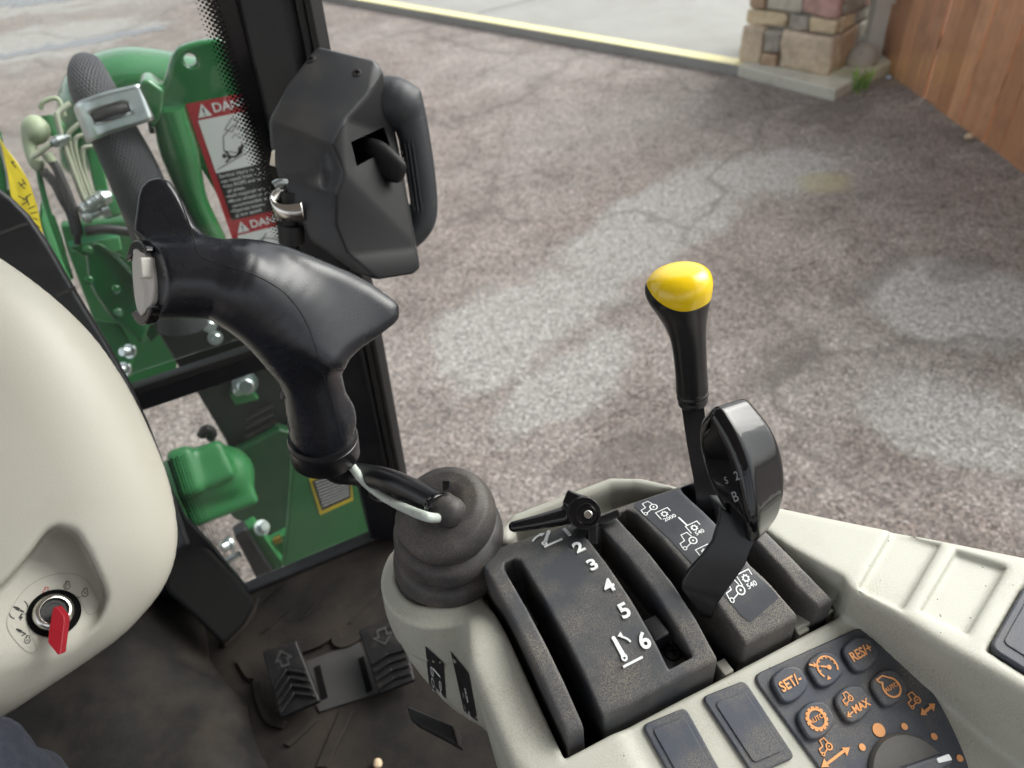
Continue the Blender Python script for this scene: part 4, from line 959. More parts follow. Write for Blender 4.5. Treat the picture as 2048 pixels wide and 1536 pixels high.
gr = sdf_part('grip', fgrip, (225, 840), (350, 985), (-100, 290), 2.5, MT['grip'], js, FJ)
relax(gr, 14); gb = bvh_of(gr)
def on_grip(x, y, back=0):
    h, nn = cast(gb, x, y)
    return None if h is None else np.array(h)-np.array(nn)*back
sm_ = [(348, 372), (366, 415), (381, 455), (392, 495), (405, 515), (442, 528), (498, 546), (540, 566), (575, 592), (608, 636), (630, 690), (642, 735), (660, 790), (676, 848), (692, 912)]
sp_ = smoothpath([(x, y, 0) for x, y in sm_], 8); pts = [on_grip(x, y, .0002) for x, y, _ in sp_]; pts = [q for q in pts if q is not None]
keep = [pts[0]]
for q in pts[1:]:
    if np.linalg.norm(q-keep[-1]) < .012: keep.append(q)
tube('seam', keep, .00055, MT['seam'], gr, seg=6, smooth_n=2)
# thumb rocker on the end face
e1 = np.array([.15, .98, .0]); e1 -= n_face*(e1 @ n_face); e1 /= np.linalg.norm(e1); e2 = np.cross(n_face, e1)
def face_sdf(fn):
    def g_(X, Y, Z):
        x, y, z = X-p_face[0], Y-p_face[1], Z-p_face[2]
        return fn(x*e1[0]+y*e1[1]+z*e1[2], x*e2[0]+y*e2[1]+z*e2[2], x*n_face[0]+y*n_face[1]+z*n_face[2])
    return g_
def frock(a, b, n):
    base = np.sqrt((a/66)**2+(b/46)**2)-1; base = base*46
    top = n-(9+9*(a/66)**2+7*np.exp(-((b-6-8*np.sin(a/22))/11)**2))
    return smax(smax(base, top, 5), -n-10, 2)
sdf_part('rocker', face_sdf(frock), (225, 370), (470, 660), (-110, 80), 1.6, MT['rocker'], js, FJ)
def frim(sgn):
    def q(a, b, n):
        rr = np.sqrt((a/84)**2+(b/62)**2)*70
        ring = np.maximum(np.abs(rr-61)-8, np.abs(n-6)-11); return smax(ring, 52-sgn*a, 6)-1
    return q
sdf_part('rocker_guard', face_sdf(frim(-1)), (215, 380), (440, 690), (-120, 90), 1.8, MT['gloss'], js, FJ)
sdf_part('rocker_guard', face_sdf(frim(1)), (215, 380), (440, 690), (-120, 90), 1.8, MT['gloss'], js, FJ)
def fnub(a, b, n): return s_box(a, b, n, (-22, 34, 14), (20, 9, 16), 3)
sdf_part('rocker_tab', face_sdf(fnub), (225, 370), (470, 660), (-110, 80), 1.8, MT['rocker'], js, FJ)
for c in ((567, 797, 112), (583, 865, 164)): lathe('grip_screw', FJ.p(*c), FJ.map([(c[0]-8, c[1]-1, c[2]-3)])[0]-FJ.p(*c), [(0, .0038), (.001, .0038), (.0015, .002)], MT['plate'], js, seg=14)
# collar at the foot of the grip
cax = FJ.p(668, 955, 245)-FJ.p(656, 893, 196); Lc = np.linalg.norm(cax)
lathe('collar', FJ.p(655, 889, 193), cax, [(0, .0235), (.0, .0275), (.004, .0285), (.0046, .0277), (.0052, .0286), (.0235, .0284), (.0252, .0270), (.0252, .010)], MT['lever'], js, seg=48)
boot_top = np.array(c1)+ax1*.0
sh0 = FJ.p(664, 950, 240); hole = onz(888, 1014, 1.484)
mid1 = FJ.p(690, 985, 262); mid2 = FJ.p(740, 990, 262)
tube('shaft', [sh0, mid1, mid2, lerp(mid2, hole, .5)+np.array([0, 0, .008]), hole, hole+(hole-mid2)/np.linalg.norm(hole-mid2)*.006+np.array([0, 0, -.001]), hole+(hole-mid2)/np.linalg.norm(hole-mid2)*.012+np.array([0, 0, -.003])], [.0085, .0095, .0100, .0098, .0092, .0090, .0090], MT['lever'], js, seg=20)
cb = lambda x, y, k: CAM+ray(x, y)*k
dS = float((mid2-CAM) @ F); dH = float((hole-CAM) @ F)
tube('cable', [cb(698, 925, dS-.008), cb(722, 956, dS-.022), cb(748, 980, dS-.024), cb(778, 1000, lerp(dS, dH, .25)-.027), cb(820, 1021, lerp(dS, dH, .6)-.031), cb(852, 1033, dH-.029), cb(868, 1036, dH-.020), cb(876, 1036, dH-.006)], .0037, MT['cable'], js, seg=14)
def tie(x, y, name, axp, r, tail):
    P = cb(x, y, axp[1]); T = axp[0]/np.linalg.norm(axp[0]); rr = r
    n = np.cross(T, F); n /= np.linalg.norm(n); b = np.cross(T, n); V = []; Fs = []; sg = 24
    for h in (-.0024, .0024):
        for k_ in (0, .0012):
            for j in range(sg): a = 2*math.pi*j/sg; V.append(P+T*h+(rr[0]+k_)*math.cos(a)*n+(rr[1]+k_)*math.sin(a)*b)
    for j in range(sg):
        k2 = (j+1) % sg; Fs += [[sg+j, sg+k2, 3*sg+k2, 3*sg+j], [j, 2*sg+j, 2*sg+k2, k2], [j, k2, sg+k2, sg+j], [2*sg+j, 3*sg+j, 3*sg+k2, 2*sg+k2]]
    o = fixn(part(name, V, Fs, MT['gloss'], js)); Q = cb(*tail)
    u_ = U*.0042; prism('tie_head', [Q-R*.003-u_, Q+R*.003-u_, Q+R*.003+u_, Q-R*.003+u_], F*.006, MT['gloss'], o, bevel=.0008); return o
tie(765, 980, 'cable_tie', (hole-mid2, dS-.004), (.0092, .0135), (754, 951, dS-.010)); tie(880, 1014, 'cable_tie', (hole-mid2, dH-.003), (.0092, .0125), (892, 972, dH-.006))

sd_ = (hole-mid2)/np.linalg.norm(hole-mid2)
lathe('boot_nipple', hole+sd_*.004+np.array([0, 0, -.002]), sd_+np.array([0, 0, -.30]), [(-.008, .0100), (-.008, .0112), (-.006, .0118), (-.004, .0114), (.004, .0116), (.009, .0104), (.0125, .0070), (.0138, .002)], MT['rubber'], bt, seg=40)
# ------------------------------------------------------------------ small position lever with rivet
FL = Frame(1120, 1030, .552)
sl = thing('position_lever', 'small glossy black lever with steel rivet beside number one', 'lever', tuple(FL.p(1200, 1080, 20)))
def flev(X, Y, Z):
    d = s_chain(X, Y, Z, [(1029, 1053, -12, 11), (1080, 1043, -8, 15), (1140, 1029, 0, 20)], 4, 1.0)
    d = smax(d, -(Y-1.0*(1062-(X-1027)*.11))-100, 4)
    hub = np.maximum(np.sqrt((X-1168)**2+(Y-1027)**2)-29, np.abs(Z+2)-26)-3
    fork = s_box(X, Y, Z, (1150, 1002, 6), (22, 16, 26), 6, [[.93, .37, 0], [-.37, .93, 0], [0, 0, 1]])
    d = smin(d, smin(hub, fork, 8), 10)
    d = smax(d, -s_box(X, Y, Z, (1158, 992, 6), (22, 12, 9), 2, [[.93, .37, 0], [-.37, .93, 0], [0, 0, 1]]), 2)
    d = smax(d, -np.maximum(np.abs(np.sqrt((X-1174)**2+(Y-1029)**2)-19)-1.0, Z+26), 1)
    return d
sdf_part('lever_arm', flev, (1010, 1215), (965, 1085), (-45, 45), 1.3, MT['gloss'], sl, FL)
P = FL.p(1175, 1029, -30); lathe('rivet', P, -FL.e, [(-.004, .0032), (.0022, .0032), (.0028, .0026), (.0028, .0015), (.0005, .0014)], MT['bright'], sl, seg=24)
def fbr(X, Y, Z):
    d = s_box(X, Y, Z, (1186, 1068, 6), (10, 22, 12), 4); d = smin(d, s_box(X, Y, Z, (1218, 1034, 10), (24, 8, 12), 3, [[.93, -.37, 0], [.37, .93, 0], [0, 0, 1]]), 3); return d
sdf_part('lever_bracket', fbr, (1120, 1260), (1010, 1100), (-20, 40), 1.5, MT['lever'], sl, FL)

# ------------------------------------------------------------------ yellow topped lever
FY = Frame(1370, 680, .525)
yl = thing('yellow_lever', 'lever with black grip and bright yellow top knob', 'lever', tuple(FY.p(1408, 1010, 110)))
axis = [(1360, 537, -3, 3), (1360, 537.5, -2.5, 22), (1360, 539.5, -1, 40), (1359, 545, 3, 54), (1358, 555, 9, 64.5), (1357, 571, 17, 69.5), (1359, 590, 28, 66), (1364, 612, 41, 57), (1370, 640, 58, 46), (1376, 672, 77, 38.5), (1380, 705, 96, 36), (1383, 745, 118, 35), (1385, 775, 136, 35.5), (1385.5, 788, 143, 36), (1386, 791, 145, 33.5), (1386, 795, 147, 33.5), (1386.5, 798, 149, 35.5), (1387, 803, 152, 35.5), (1387, 806, 154, 33), (1387, 810, 156, 33), (1387.5, 813, 158, 34), (1388, 820, 162, 32), (1388, 826, 166, 24)]
A = smoothpath(axis, 9); Pm = A[:, :3].copy(); seg = 140; V = np.zeros((len(A)*seg, 3))
ta = np.array([.10, .85, .52]); ta /= np.linalg.norm(ta); n1 = np.cross(ta, [0, 0, 1]); n1 /= np.linalg.norm(n1); n2 = np.cross(ta, n1)
for i, (x, y, w, r) in enumerate(A):
    for j in range(seg):
        a = 2*math.pi*j/seg; V[i*seg+j] = np.array([x, y, w])+r*(math.cos(a)*n1+.92*math.sin(a)*n2)
def ybound(v):   # wavy joint between cap and grip
    return 588+(v[0]-1358)*.32+12*math.sin((v[0]-1310)/28.0)-(v[2]-15)*.62-(10 if v[0] > 1405 else 0)*0
capF = []; gripF = []; lab_ = np.zeros((len(A), seg), bool)
for j in range(seg):
    g_ = [V[i*seg+j][1]-ybound(V[i*seg+j]) for i in range(len(A))]
    for i in range(len(A)-1):
        if g_[i] < 0 <= g_[i+1]:
            t_ = g_[i]/(g_[i]-g_[i+1]); q_ = V[i*seg+j]*(1-t_)+V[(i+1)*seg+j]*t_; V[(i+1)*seg+j] = q_; lab_[:i+1, j] = True; break
for i in range(len(A)-1):
    for j in range(seg):
        f_ = [i*seg+j, i*seg+(j+1) % seg, (i+1)*seg+(j+1) % seg, (i+1)*seg+j]; a_, b_ = lab_[i, j], lab_[i, (j+1) % seg]
        if a_ and b_: capF.append(f_)
        elif not a_ and not b_: gripF.append(f_)
        elif a_: capF.append([f_[0], f_[1], f_[3]]); gripF.append([f_[1], f_[2], f_[3]])
        else: capF.append([f_[0], f_[1], f_[2]]); gripF.append([f_[0], f_[2], f_[3]])
W = FY.map(V); gripF.append([(len(A)-1)*seg+j for j in range(seg)])
def used(V_, Fs_):
    ids = sorted({i for f_ in Fs_ for i in f_}); mp_ = {k_: i for i, k_ in enumerate(ids)}; return V_[ids], [[mp_[i] for i in f_] for f_ in Fs_]
Vc = FY.map(V+0)  # cap stands a hair proud
cen = FY.map(A[:, :3]); Vp = Vc.copy()
for i in range(len(A)): Vp[i*seg:(i+1)*seg] = cen[i]+(Vc[i*seg:(i+1)*seg]-cen[i])*1.012
fixn(part('yellow_cap', *used(Vp, capF+[[j for j in range(seg)]]), MT['yellow'], yl)); g2 = fixn(part('grip', *used(Vc, gripF), MT['lever'], yl)); sharp(g2, 60)
q0, q1 = FY.p(1386, 822, 162), onz(1418, 1012, 1.440); q2 = q1+np.array([.004, -.003, -.06])
def blade(name, c, hw, ht, mat, parent, wdir, bevel=.0008):
    c = smoothpath(c, 5); T, N, B = frames_along(c); V = []; wdir = np.array(wdir, float)
    for i in range(len(c)):
        w_ = wdir-T[i]*(wdir @ T[i]); w_ /= np.linalg.norm(w_); t_ = np.cross(T[i], w_)
        for a, b in ((-1, -1), (1, -1), (1, 1), (-1, 1)): V.append(c[i]+w_*hw*a+t_*ht*b)
    n = len(c); Fs = [[i*4+j, i*4+(j+1) % 4, (i+1)*4+(j+1) % 4, (i+1)*4+j] for i in range(n-1) for j in range(4)]+[[3, 2, 1, 0], [4*n-4+j for j in range(4)]]
    return sharp(fixn(part(name, V, Fs, mat, parent)), 40)
blade('lever_blade', [q0, lerp(q0, q1, .4)+np.array([-.0006, 0, 0]), q1, q2], .0088, .0030, MT['lever'], yl, (.75, -.66, 0))

# ------------------------------------------------------------------ big glossy black lever knob
FK = Frame(1480, 940, .475)
kn = thing('range_lever', 'tall glossy black hand lever with flat twisted blade', 'lever', tuple(FK.p(1400, 1230, 60)))
KA = smoothpath([(1422, 846, 30, 15), (1418, 880, 38, 15), (1427, 925, 48, 15), (1445, 975, 58, 15), (1470, 1025, 70, 15), (1494, 1066, 80, 11)], 5)
KB = smoothpath([(1440, 834, 2, 18), (1462, 872, -4, 18), (1484, 925, -2, 18), (1496, 980, 8, 17), (1503, 1035, 24, 15), (1506, 1074, 48, 11)], 5)
KC = smoothpath([(1484, 816, 45, 18), (1524, 866, 52, 18), (1545, 920, 66, 18), (1551, 975, 80, 17), (1544, 1025, 96, 15), (1526, 1060, 104, 11)], 5)
for q_ in (KA, KB, KC): q_[:, 3] += 5
def fknob(X, Y, Z):
    d = None
    for a, b, c in zip(KA, KB, KC):
        for p_, q_ in ((a, b), (b, c), (a, c), ((a+b)/2, c)):
            q = s_seg(X, Y, Z, p_, q_, p_[3], q_[3], .85); d = q if d is None else np.minimum(d, q)
    return d
ko = sdf_part('knob', fknob, (1385, 1585), (775, 1105), (-50, 150), 2.1, MT['gloss'], kn, FK)
relax(ko, 55); kb = bvh_of(ko)
p = Print()
p.text('S', (1453, 961), 22, .03); p.text('2', (1474, 952), 24, .03); p.text('B', (1471, 994), 34, .03)
def kmap(u, v):
    h, nn = cast(kb, u, v); return np.array(h)+np.array(nn)*.0003 if h is not None else FK.p(u, v, 10)
pp = Print()
for s_, c, sz in (('S', (1453, 961), 20), ('2', (1474, 952), 26), ('B', (1471, 994), 30)):
    pp.text(s_, (0, 0), sz, .01, .75); k0 = len(pp.V)-1
    pp.V = [v if getattr(v, 'done', False) else v for v in pp.V]
    n_ = [i for i, v in enumerate(pp.V) if len(v) == 2]
    for i in n_: u, v = pp.V[i]; a = -.35; pp.V[i] = (c[0]+u*math.cos(a)+v*math.sin(a), c[1]-(-u*math.sin(a)+v*math.cos(a)), 1)
pp.V = [(v[0], v[1]) for v in pp.V]
ob_ = pp.build('letter_glints', kmap, MT['marks'], ko);  # embossed letters, their highlights put in as flat grey
# flat blade: broad upper part twisted into the slot
def slabpx(name, quads, th, mat, parent, frame):
    V = []; Fs = []
    for a, b in quads: V += [frame.p(*a), frame.p(*b)]
    V = np.array(V); n = len(quads); off = []
    for i in range(n):
        t_ = V[2*min(i+1, n-1)]-V[2*max(i-1, 0)]; w_ = V[2*i+1]-V[2*i]; nn = np.cross(t_, w_); nn /= np.linalg.norm(nn); nn = nn if nn @ F > 0 else -nn; off += [nn*th, nn*th]
    V2 = V+np.array(off); m_ = 2*n; A_ = np.vstack([V, V2])
    for i in range(n-1):
        a, b, c, d = 2*i, 2*i+1, 2*i+3, 2*i+2; Fs += [[a, b, c, d], [a+m_, d+m_, c+m_, b+m_], [a, d, d+m_, a+m_], [b, b+m_, c+m_, c]]
    Fs += [[0, m_, m_+1, 1], [m_-2, m_-1, 2*m_-1, 2*m_-2]]
    return fixn(part(name, A_, Fs, mat, parent, smooth=True, bevel=.0012, bseg=2, angle=30))
slabpx('lever_blade', [((1440, 1015, 40), (1516, 1066, 74)), ((1437, 1045, 40), (1512, 1090, 74)), ((1424, 1088, 42), (1503, 1108, 72)), ((1400, 1120, 46), (1492, 1140, 74)), ((1374, 1150, 54), (1470, 1172, 80)), ((1362, 1172, 60), (1450, 1200, 88)), ((1358, 1190, 66), (1436, 1222, 96)), ((1385, 1235, 100), (1420, 1250, 112)), ((1392, 1262, 130), (1418, 1268, 138))], .0045, MT['lever'], kn, FK)
# ------------------------------------------------------------------ steering column cowl with key switch
FC = Frame(150, 1000, .66)
cw = thing('steering_cowl', 'cream steering column cowl with hollow for the key switch', 'cowl', tuple(FC.p(100, 1450, 200)))
out = [(-260, 330), (-100, 432), (0, 498), (70, 548), (135, 603), (200, 672), (262, 765), (312, 866), (345, 952), (362, 1030), (365, 1085), (357, 1135), (335, 1185), (300, 1232), (245, 1288), (170, 1342), (80, 1402), (0, 1455), (-150, 1545), (-260, 1600)]
out = smoothpath([(x, y, 0) for x, y in out], 4)[:, :2]
poc = [(119, 1054), (150, 1064), (172, 1098), (190, 1135), (206, 1172), (211, 1200), (196, 1240), (168, 1272), (110, 1338), (60, 1366), (10, 1358), (-60, 1320), (-80, 1230), (0, 1176), (52, 1118), (92, 1066)]
poc = smoothpath([(x, y, 0) for x, y in poc+poc[:1]], 3)[:-1, :2]
kc = (109, 1232)
# floor plane of the hollow: deep toward the top right, running out at the lower edge
fa, fb, fc_ = .10, -.34, 26.0
def floorw(x, y): return fc_+fa*(x-kc[0])+fb*(y-kc[1])
def fcowl(X, Y, Z):
    d2 = s_poly(X, Y, out)
    Rr = 210.; t_ = np.clip(-d2, 0, Rr)
    wf = 105-105*np.sqrt(np.clip(1-((Rr-t_)/Rr)**2, 0, 1))-8
    bul = wf-18*np.clip(1-((X-60)/420)**2, 0, 1)
    d = smax(d2, (bul-Z)*.75, 8); d = np.maximum(d, Z-260)
    cut = smax(s_poly(X, Y, poc), Z-(fc_+fa*(X-kc[0])+fb*(Y-kc[1])), 14)
    cut = smax(cut, -1e5-Z, 1)
    d = smax(d, -cut, 16)
    d = smax(d, -np.maximum(np.sqrt((X-kc[0])**2+(Y-kc[1])**2)-45, -300-Z+0*X), 3) if False else d
    return d
co_ = sdf_part('cowl_shell', fcowl, (-262, 385), (300, 1610), (-60, 255), 4.6, MT['cream2'], cw, FC)
cob = bvh_of(co_)
def oncowl(lift):
    def m_(u, v):
        h, nn = cast(cob, u, v); return np.array(h)+np.array(nn)*lift if h is not None else FC.p(u, v, floorw(u, v))
    return m_
# sticker: outline and symbols (pixel coordinates, y down)
stk = [(14, 1236), (30, 1204), (58, 1172), (96, 1152), (136, 1147), (168, 1156), (185, 1180), (198, 1206), (196, 1222), (180, 1229), (172, 1224), (160, 1200), (148, 1189), (125, 1186), (95, 1192), (70, 1208), (57, 1230), (56, 1254), (66, 1280), (74, 1298), (64, 1306), (50, 1301), (26, 1276), (15, 1256)]
sk = smoothpath([(x, y, 0) for x, y in stk+stk[:1]], 4)[:-1, :2]
Print().line(sk, 1.1, True).build('sticker_outline', oncowl(.0004), MT['edge'], co_)
def fl(p_, fn, c, s, rot=0):        # symbol with its own upright axes, drawn into pixel space
    q = Print(); fn(q); a = math.radians(rot)
    p_.add([(c[0]+s*(u*math.cos(a)+v*math.sin(a)), c[1]-s*(-u*math.sin(a)+v*math.cos(a))) for u, v in q.V], q.Fc)
def engine(q, inner):
    q.arc((0, -.1), .62, .14, -250, 70, 22); q.line([(-.24, .47), (-.5, .5), (-.52, .85), (.1, .95), (.2, .5)], .14)
    if inner == '/': q.line([(-.4, -.2), (.4, .15)], .13)
    if inner == 'C': q.arc((0, -.1), .3, .13, 60, 300, 10)
    if inner == '~': q.line([(-.3, -.1), (-.1, .1), (.1, -.15), (.3, .05)], .12)
    if inner == 'm': 
        for x_ in (-.25, 0, .25): q.line([(x_, -.3), (x_, .12)], .09)
def arrowdot(q): q.line([(.1, 0), (1.2, .42)], .11); q.poly([(-.35, -.18), (.2, .22), (.22, -.1)]); q.disc((.05, .02), .17, 10)
def plug(q): q.line([(-1, 0), (-.6, 0)], .3); q.poly([(-.6, -.24), (.1, -.24), (.1, .24), (-.6, .24)]); q.poly([(.15, -.14), (1.0, -.1), (1.0, .1), (.15, .14)])
p = Print(); pr = Print()
fl(pr, lambda q: engine(q, '/'), (92, 1184), 10, 22); fl(pr, arrowdot, (77, 1193), 8, 8)
fl(p, lambda q: engine(q, 'C'), (134, 1172), 10, 22); fl(p, arrowdot, (119, 1182), 7.5, 8)
fl(p, lambda q: engine(q, '~'), (170, 1186), 10, 22); fl(p, arrowdot, (156, 1195), 7.5, 8)
fl(p, plug, (38, 1219), 12, 28); p.arc((30, 1226), 11, 1.6, 95, 175, 8); p.arc((44, 1213), 11, 1.6, -70, 10, 8)
p.poly([(42, 1227), (37, 1236), (41, 1237), (39, 1243), (46, 1234), (42, 1233), (46, 1228)]); fl(p, lambda q: (q.line([(0, 0), (-.9, -.35)], .11), q.disc((.05, .02), .2, 10)), (53, 1227), 7)
fl(p, plug, (42, 1263), 11, 28); p.line([(43, 1272), (50, 1268)], 1.8); fl(p, lambda q: engine(q, 'm'), (55, 1280), 9.5, 22)
tag(p.build('key_symbols', oncowl(.0005), MT['ink'], co_), kind='stuff'); pr.build('stop_symbol', oncowl(.0005), MT['redink'], co_)
# ignition switch
kax = oncowl(0)(kc[0]+60, kc[1]-40); 
v1 = FC.p(kc[0]+30, kc[1], floorw(kc[0]+30, kc[1]))-FC.p(kc[0], kc[1], floorw(*kc)); v2 = FC.p(kc[0], kc[1]+30, floorw(kc[0], kc[1]+30))-FC.p(kc[0], kc[1], floorw(*kc))
kn_ = np.cross(v1, v2); kn_ /= np.linalg.norm(kn_); kn_ = -kn_ if kn_ @ F > 0 else kn_
KP = FC.p(kc[0]-1, kc[1]-2, floorw(*kc)); px_ = FC.s
ig = thing('ignition_switch', 'round metal ignition switch with red key inserted in the cowl', 'ignition switch', tuple(KP))
lathe('switch_well', KP+kn_*.0006, kn_, [(0, 46*px_), (.0008, 46*px_), (.0010, 44*px_)], MT['cavity'], ig, seg=48)
lathe('bezel', KP+kn_*.0015-v1*.10, kn_, [(0, 36*px_), (.004, 35.5*px_), (.007, 32*px_), (.0085, 28*px_), (.0085, 25*px_), (.004, 24*px_)], MT['bright'], ig, seg=48)
lathe('lock_face', KP+kn_*.0015-v1*.12, kn_, [(0, 24*px_), (.005, 24*px_), (.0058, 22*px_), (.0058, 16*px_), (.0050, 15.5*px_), (.0050, 4*px_)], MT['plate'], ig, seg=40)
ky = thing('ignition_key', 'red plastic headed key standing in the ignition switch', 'key', tuple(KP+kn_*.008))
# key: slab with pointed lower end, drawn in its own plane that faces left of the lens
fr_ = [(107, 1213, -8), (113, 1211, -10), (128, 1228, -22), (130, 1237, -24), (122, 1298, -46), (117, 1300, -47), (97, 1278, -36), (98, 1258, -28), (104, 1222, -12)]
B_ = FC.map([(x, y, w-6) for x, y, w in fr_]); off_ = FC.p(138, 1234, 8)-FC.p(124, 1236, -6)
prism('key_head', B_, off_*.75, MT['red'], ky, bevel=.0012, bseg=2, angle=25)
tube('key_stem', [FC.p(112, 1230, -6), FC.p(112, 1232, 20)], .003, MT['steel'], ky, seg=10)

# ------------------------------------------------------------------ dark dashboard edge behind the cowl
FD = Frame(150, 650, .78)
ds = thing('dashboard', 'black dashboard edge showing behind the cream cowl', 'dashboard', tuple(FD.p(150, 900, 60)))
band = [(-200, 250), (0, 376), (28, 398), (60, 430), (100, 488), (160, 592), (220, 690), (262, 766), (300, 850), (330, 930), (362, 1030), (382, 1090), (330, 1130), (150, 800), (0, 600), (-200, 500)]
def fdash(X, Y, Z): return s_ext(s_poly(X, Y, band), Z, 0, 60, 12)
sdf_part('dash_edge', fdash, (-205, 400), (240, 1140), (-5, 70), 3.5, MT['post'], ds, FD)
for (x0, y0, x1, y1) in ((-20, 470, 58, 442), (112, 588, 150, 572)):
    prism('dash_joint', FD.map([(x0, y0, -1), (x1, y1, -1), (x1+2, y1+6, -1), (x0+2, y0+7, -1)]), FD.e*.002, MT['plate'], ds)

# ------------------------------------------------------------------ travel pedals
def quadmap(c):
    c = [np.array(q) for q in c]
    n = np.cross(c[1]-c[0], c[3]-c[0]); n /= np.linalg.norm(n); n = n if n[2] > 0 else -n
    return lambda u, v, w=0.0: (c[0]*(1-u)+c[1]*u)*(1-v)+(c[3]*(1-u)+c[2]*u)*v+n*w
def pedal(px, zt, zb, label, up_arrow):
    (a, b, c, d) = px; m_ = quadmap([onz(*a, zt), onz(*b, zt), onz(*c, zb), onz(*d, zb)])
    t = thing('pedal', label, 'pedal', tuple(m_(.5, .9, -.04)), 'travel pedals on the cab floor')
    nn = m_(.5, .5, 1)-m_(.5, .5, 0)
    prism('pedal_pad', [m_(u, v) for u, v in ((0, 0), (1, 0), (1, 1), (0, 1))], -nn*.014, MT['pedal'], t, bevel=.003)
    for i in range(4):
        v0 = .50+.12*i if up_arrow else .48+.12*i; tip = -.13 if up_arrow else .0
        for (ua, va, ub, vb) in ((.06, v0+.06, .5, v0+tip), (.5, v0+tip, .94, v0+.02)):
            prism('tread_bar', [m_(ua, va, .0002), m_(ub, vb, .0002), m_(ub, vb+.055, .0002), m_(ua, va+.055, .0002)], nn*.006, MT['pedal'], t, bevel=.0015)
    p = Print(); s_ = 1 if up_arrow else -1; cy = .22
    p.line([(.40, cy+.10*s_), (.40, cy), (.28, cy), (.50, cy-.13*s_), (.72, cy), (.60, cy), (.60, cy+.10*s_)], .035, True); p.build('arrow', lambda u, v: m_(u, v, .0008), MT['plate'], t, .0008)
    tube('pedal_arm', [m_(.5, .6, -.014), m_(.6, .9, -.05), m_(.7, 1.0, -.08)], .008, MT['dark'], t)
    return t
pedal(((524, 1303), (592, 1280), (640, 1402), (560, 1436)), .905, .875, 'ribbed black pedal with upward arrow, left of the pair', True)
pedal(((716, 1260), (800, 1228), (830, 1360), (757, 1388)), .905, .875, 'ribbed black pedal with downward arrow, partly hidden by the console', False)

# ------------------------------------------------------------------ operator's knee at the lower left corner
kp0 = onz(-112, 1640, 1.32); s_k = .40
def fleg(X, Y, Z):
    k_ = kp0
    d = s_chain(X, Y, Z, [(k_[0]-.03, k_[1]-.46, k_[2]-.03, .095), (k_[0]-.01, k_[1]-.15, k_[2]-.015, .078), (k_[0], k_[1], k_[2], .066)], .02)
    s2 = s_chain(X, Y, Z, [(k_[0], k_[1], k_[2], .066), (k_[0]-.005, k_[1]+.03, k_[2]-.16, .062), (k_[0]-.005, k_[1]+.03, k_[2]-.40, .052)], .02)
    return smin(d, s2, .03)+.0022*np.sin(X*160+Y*90)*np.sin(Z*120+X*70)+.003*np.sin((Z*1.0+Y*.7)*75)
tag(sdf_part('person', fleg, (kp0[0]-.16, kp0[0]+.12), (kp0[1]-.58, kp0[1]+.12), (ZF+.06, kp0[2]+.12), .006, MT['cloth'], None), 'seated person\'s knee in dark blue trousers at the lower left corner', 'person')

# ------------------------------------------------------------------ door latch housing with grab handle
FH = Frame(700, 320, .735)
dh = thing('door_latch', 'matt black door latch housing with paddle and grab handle', 'door latch', tuple(FH.p(760, 550, 60)))
def hp(x, y, w): return CAM+ray(x, y)*(.735+w*FH.s)
H_ = dict(T1=(634, 93, 52), T2=(752, 121, 50), T3=(766, 142, 60), A=(575, 170, 26), L2=(538, 240, 4), F1=(736, 190, 36), F1b=(690, 240, 14), F2=(664, 290, 0), G1=(689, 344, 8), G2=(671, 392, 4), G3=(670, 449, 12), G4=(694, 508, 26), G5=(752, 560, 44),
          M1=(709, 543, 44), M2=(619, 480, 36), M3=(597, 430, 30), M4=(555, 350, 22), M5=(540, 285, 12), S1=(794, 273, 128), S2=(835, 496, 128), S3=(842, 536, 126), S4=(826, 549, 112))
nm = list(H_); ix = {k: i for i, k in enumerate(nm)}; Vf = [hp(*H_[k]) for k in nm]; nV = len(Vf)
faces_ = [['T1', 'T2', 'T3', 'F1', 'F1b', 'F2', 'L2', 'A'], ['L2', 'F2', 'G1', 'G2', 'G3', 'G4', 'G5', 'M1', 'M2', 'M3', 'M4', 'M5'], ['T3', 'S1', 'S2', 'S3', 'S4', 'G5', 'G4', 'G3', 'G2', 'G1', 'F2', 'F1b', 'F1']]
rim = ['T1', 'T2', 'T3', 'S1', 'S2', 'S3', 'S4', 'G5', 'M1', 'M2', 'M3', 'M4', 'M5', 'L2', 'A']
Vb = [hp(H_[k][0]+(700-H_[k][0])*.06, H_[k][1]+(320-H_[k][1])*.03, 175) for k in rim]
Fh = [[ix[k] for k in f] for f in faces_]+[[nV+i for i in range(len(rim))][::-1]]+[[ix[rim[i]], ix[rim[(i+1) % len(rim)]], nV+(i+1) % len(rim), nV+i] for i in range(len(rim))]
hs_ = part('housing', Vf+Vb, Fh, MT['latch'], dh); hs_.data.materials.append(MT['latchshade']); hs_.data.polygons[2].material_index = 1
bmh = bmesh.new(); bmh.from_mesh(hs_.data); bmesh.ops.triangulate(bmh, faces=bmh.faces[:3]); bmesh.ops.recalc_face_normals(bmh, faces=bmh.faces); bmh.to_mesh(hs_.data); bmh.free()
m = hs_.modifiers.new('bevel', 'BEVEL'); m.width = .0045; m.segments = 4; m.limit_method = 'ANGLE'; m.angle_limit = math.radians(16); bake(hs_)
def cutter(pts, w0, w1): return prism('cutter', [hp(x, y, w0) for x, y in pts], (hp(*pts[0], w1)-hp(*pts[0], w0)), None, dh)
c1_ = cutter([(702, 284), (772, 252), (788, 296), (714, 334)], 0, 160)
bme = bmesh.new(); bmesh.ops.create_icosphere(bme, subdivisions=4, radius=1)
c2_ = part('cutter', [hp(642, 344, -14)+R*v.co.x*27*FH.s+U*v.co.y*47*FH.s+F*v.co.z*30*FH.s for v in bme.verts], [[v.index for v in f.verts] for f in bme.faces], None, dh); bme.free(); fixn(c2_)
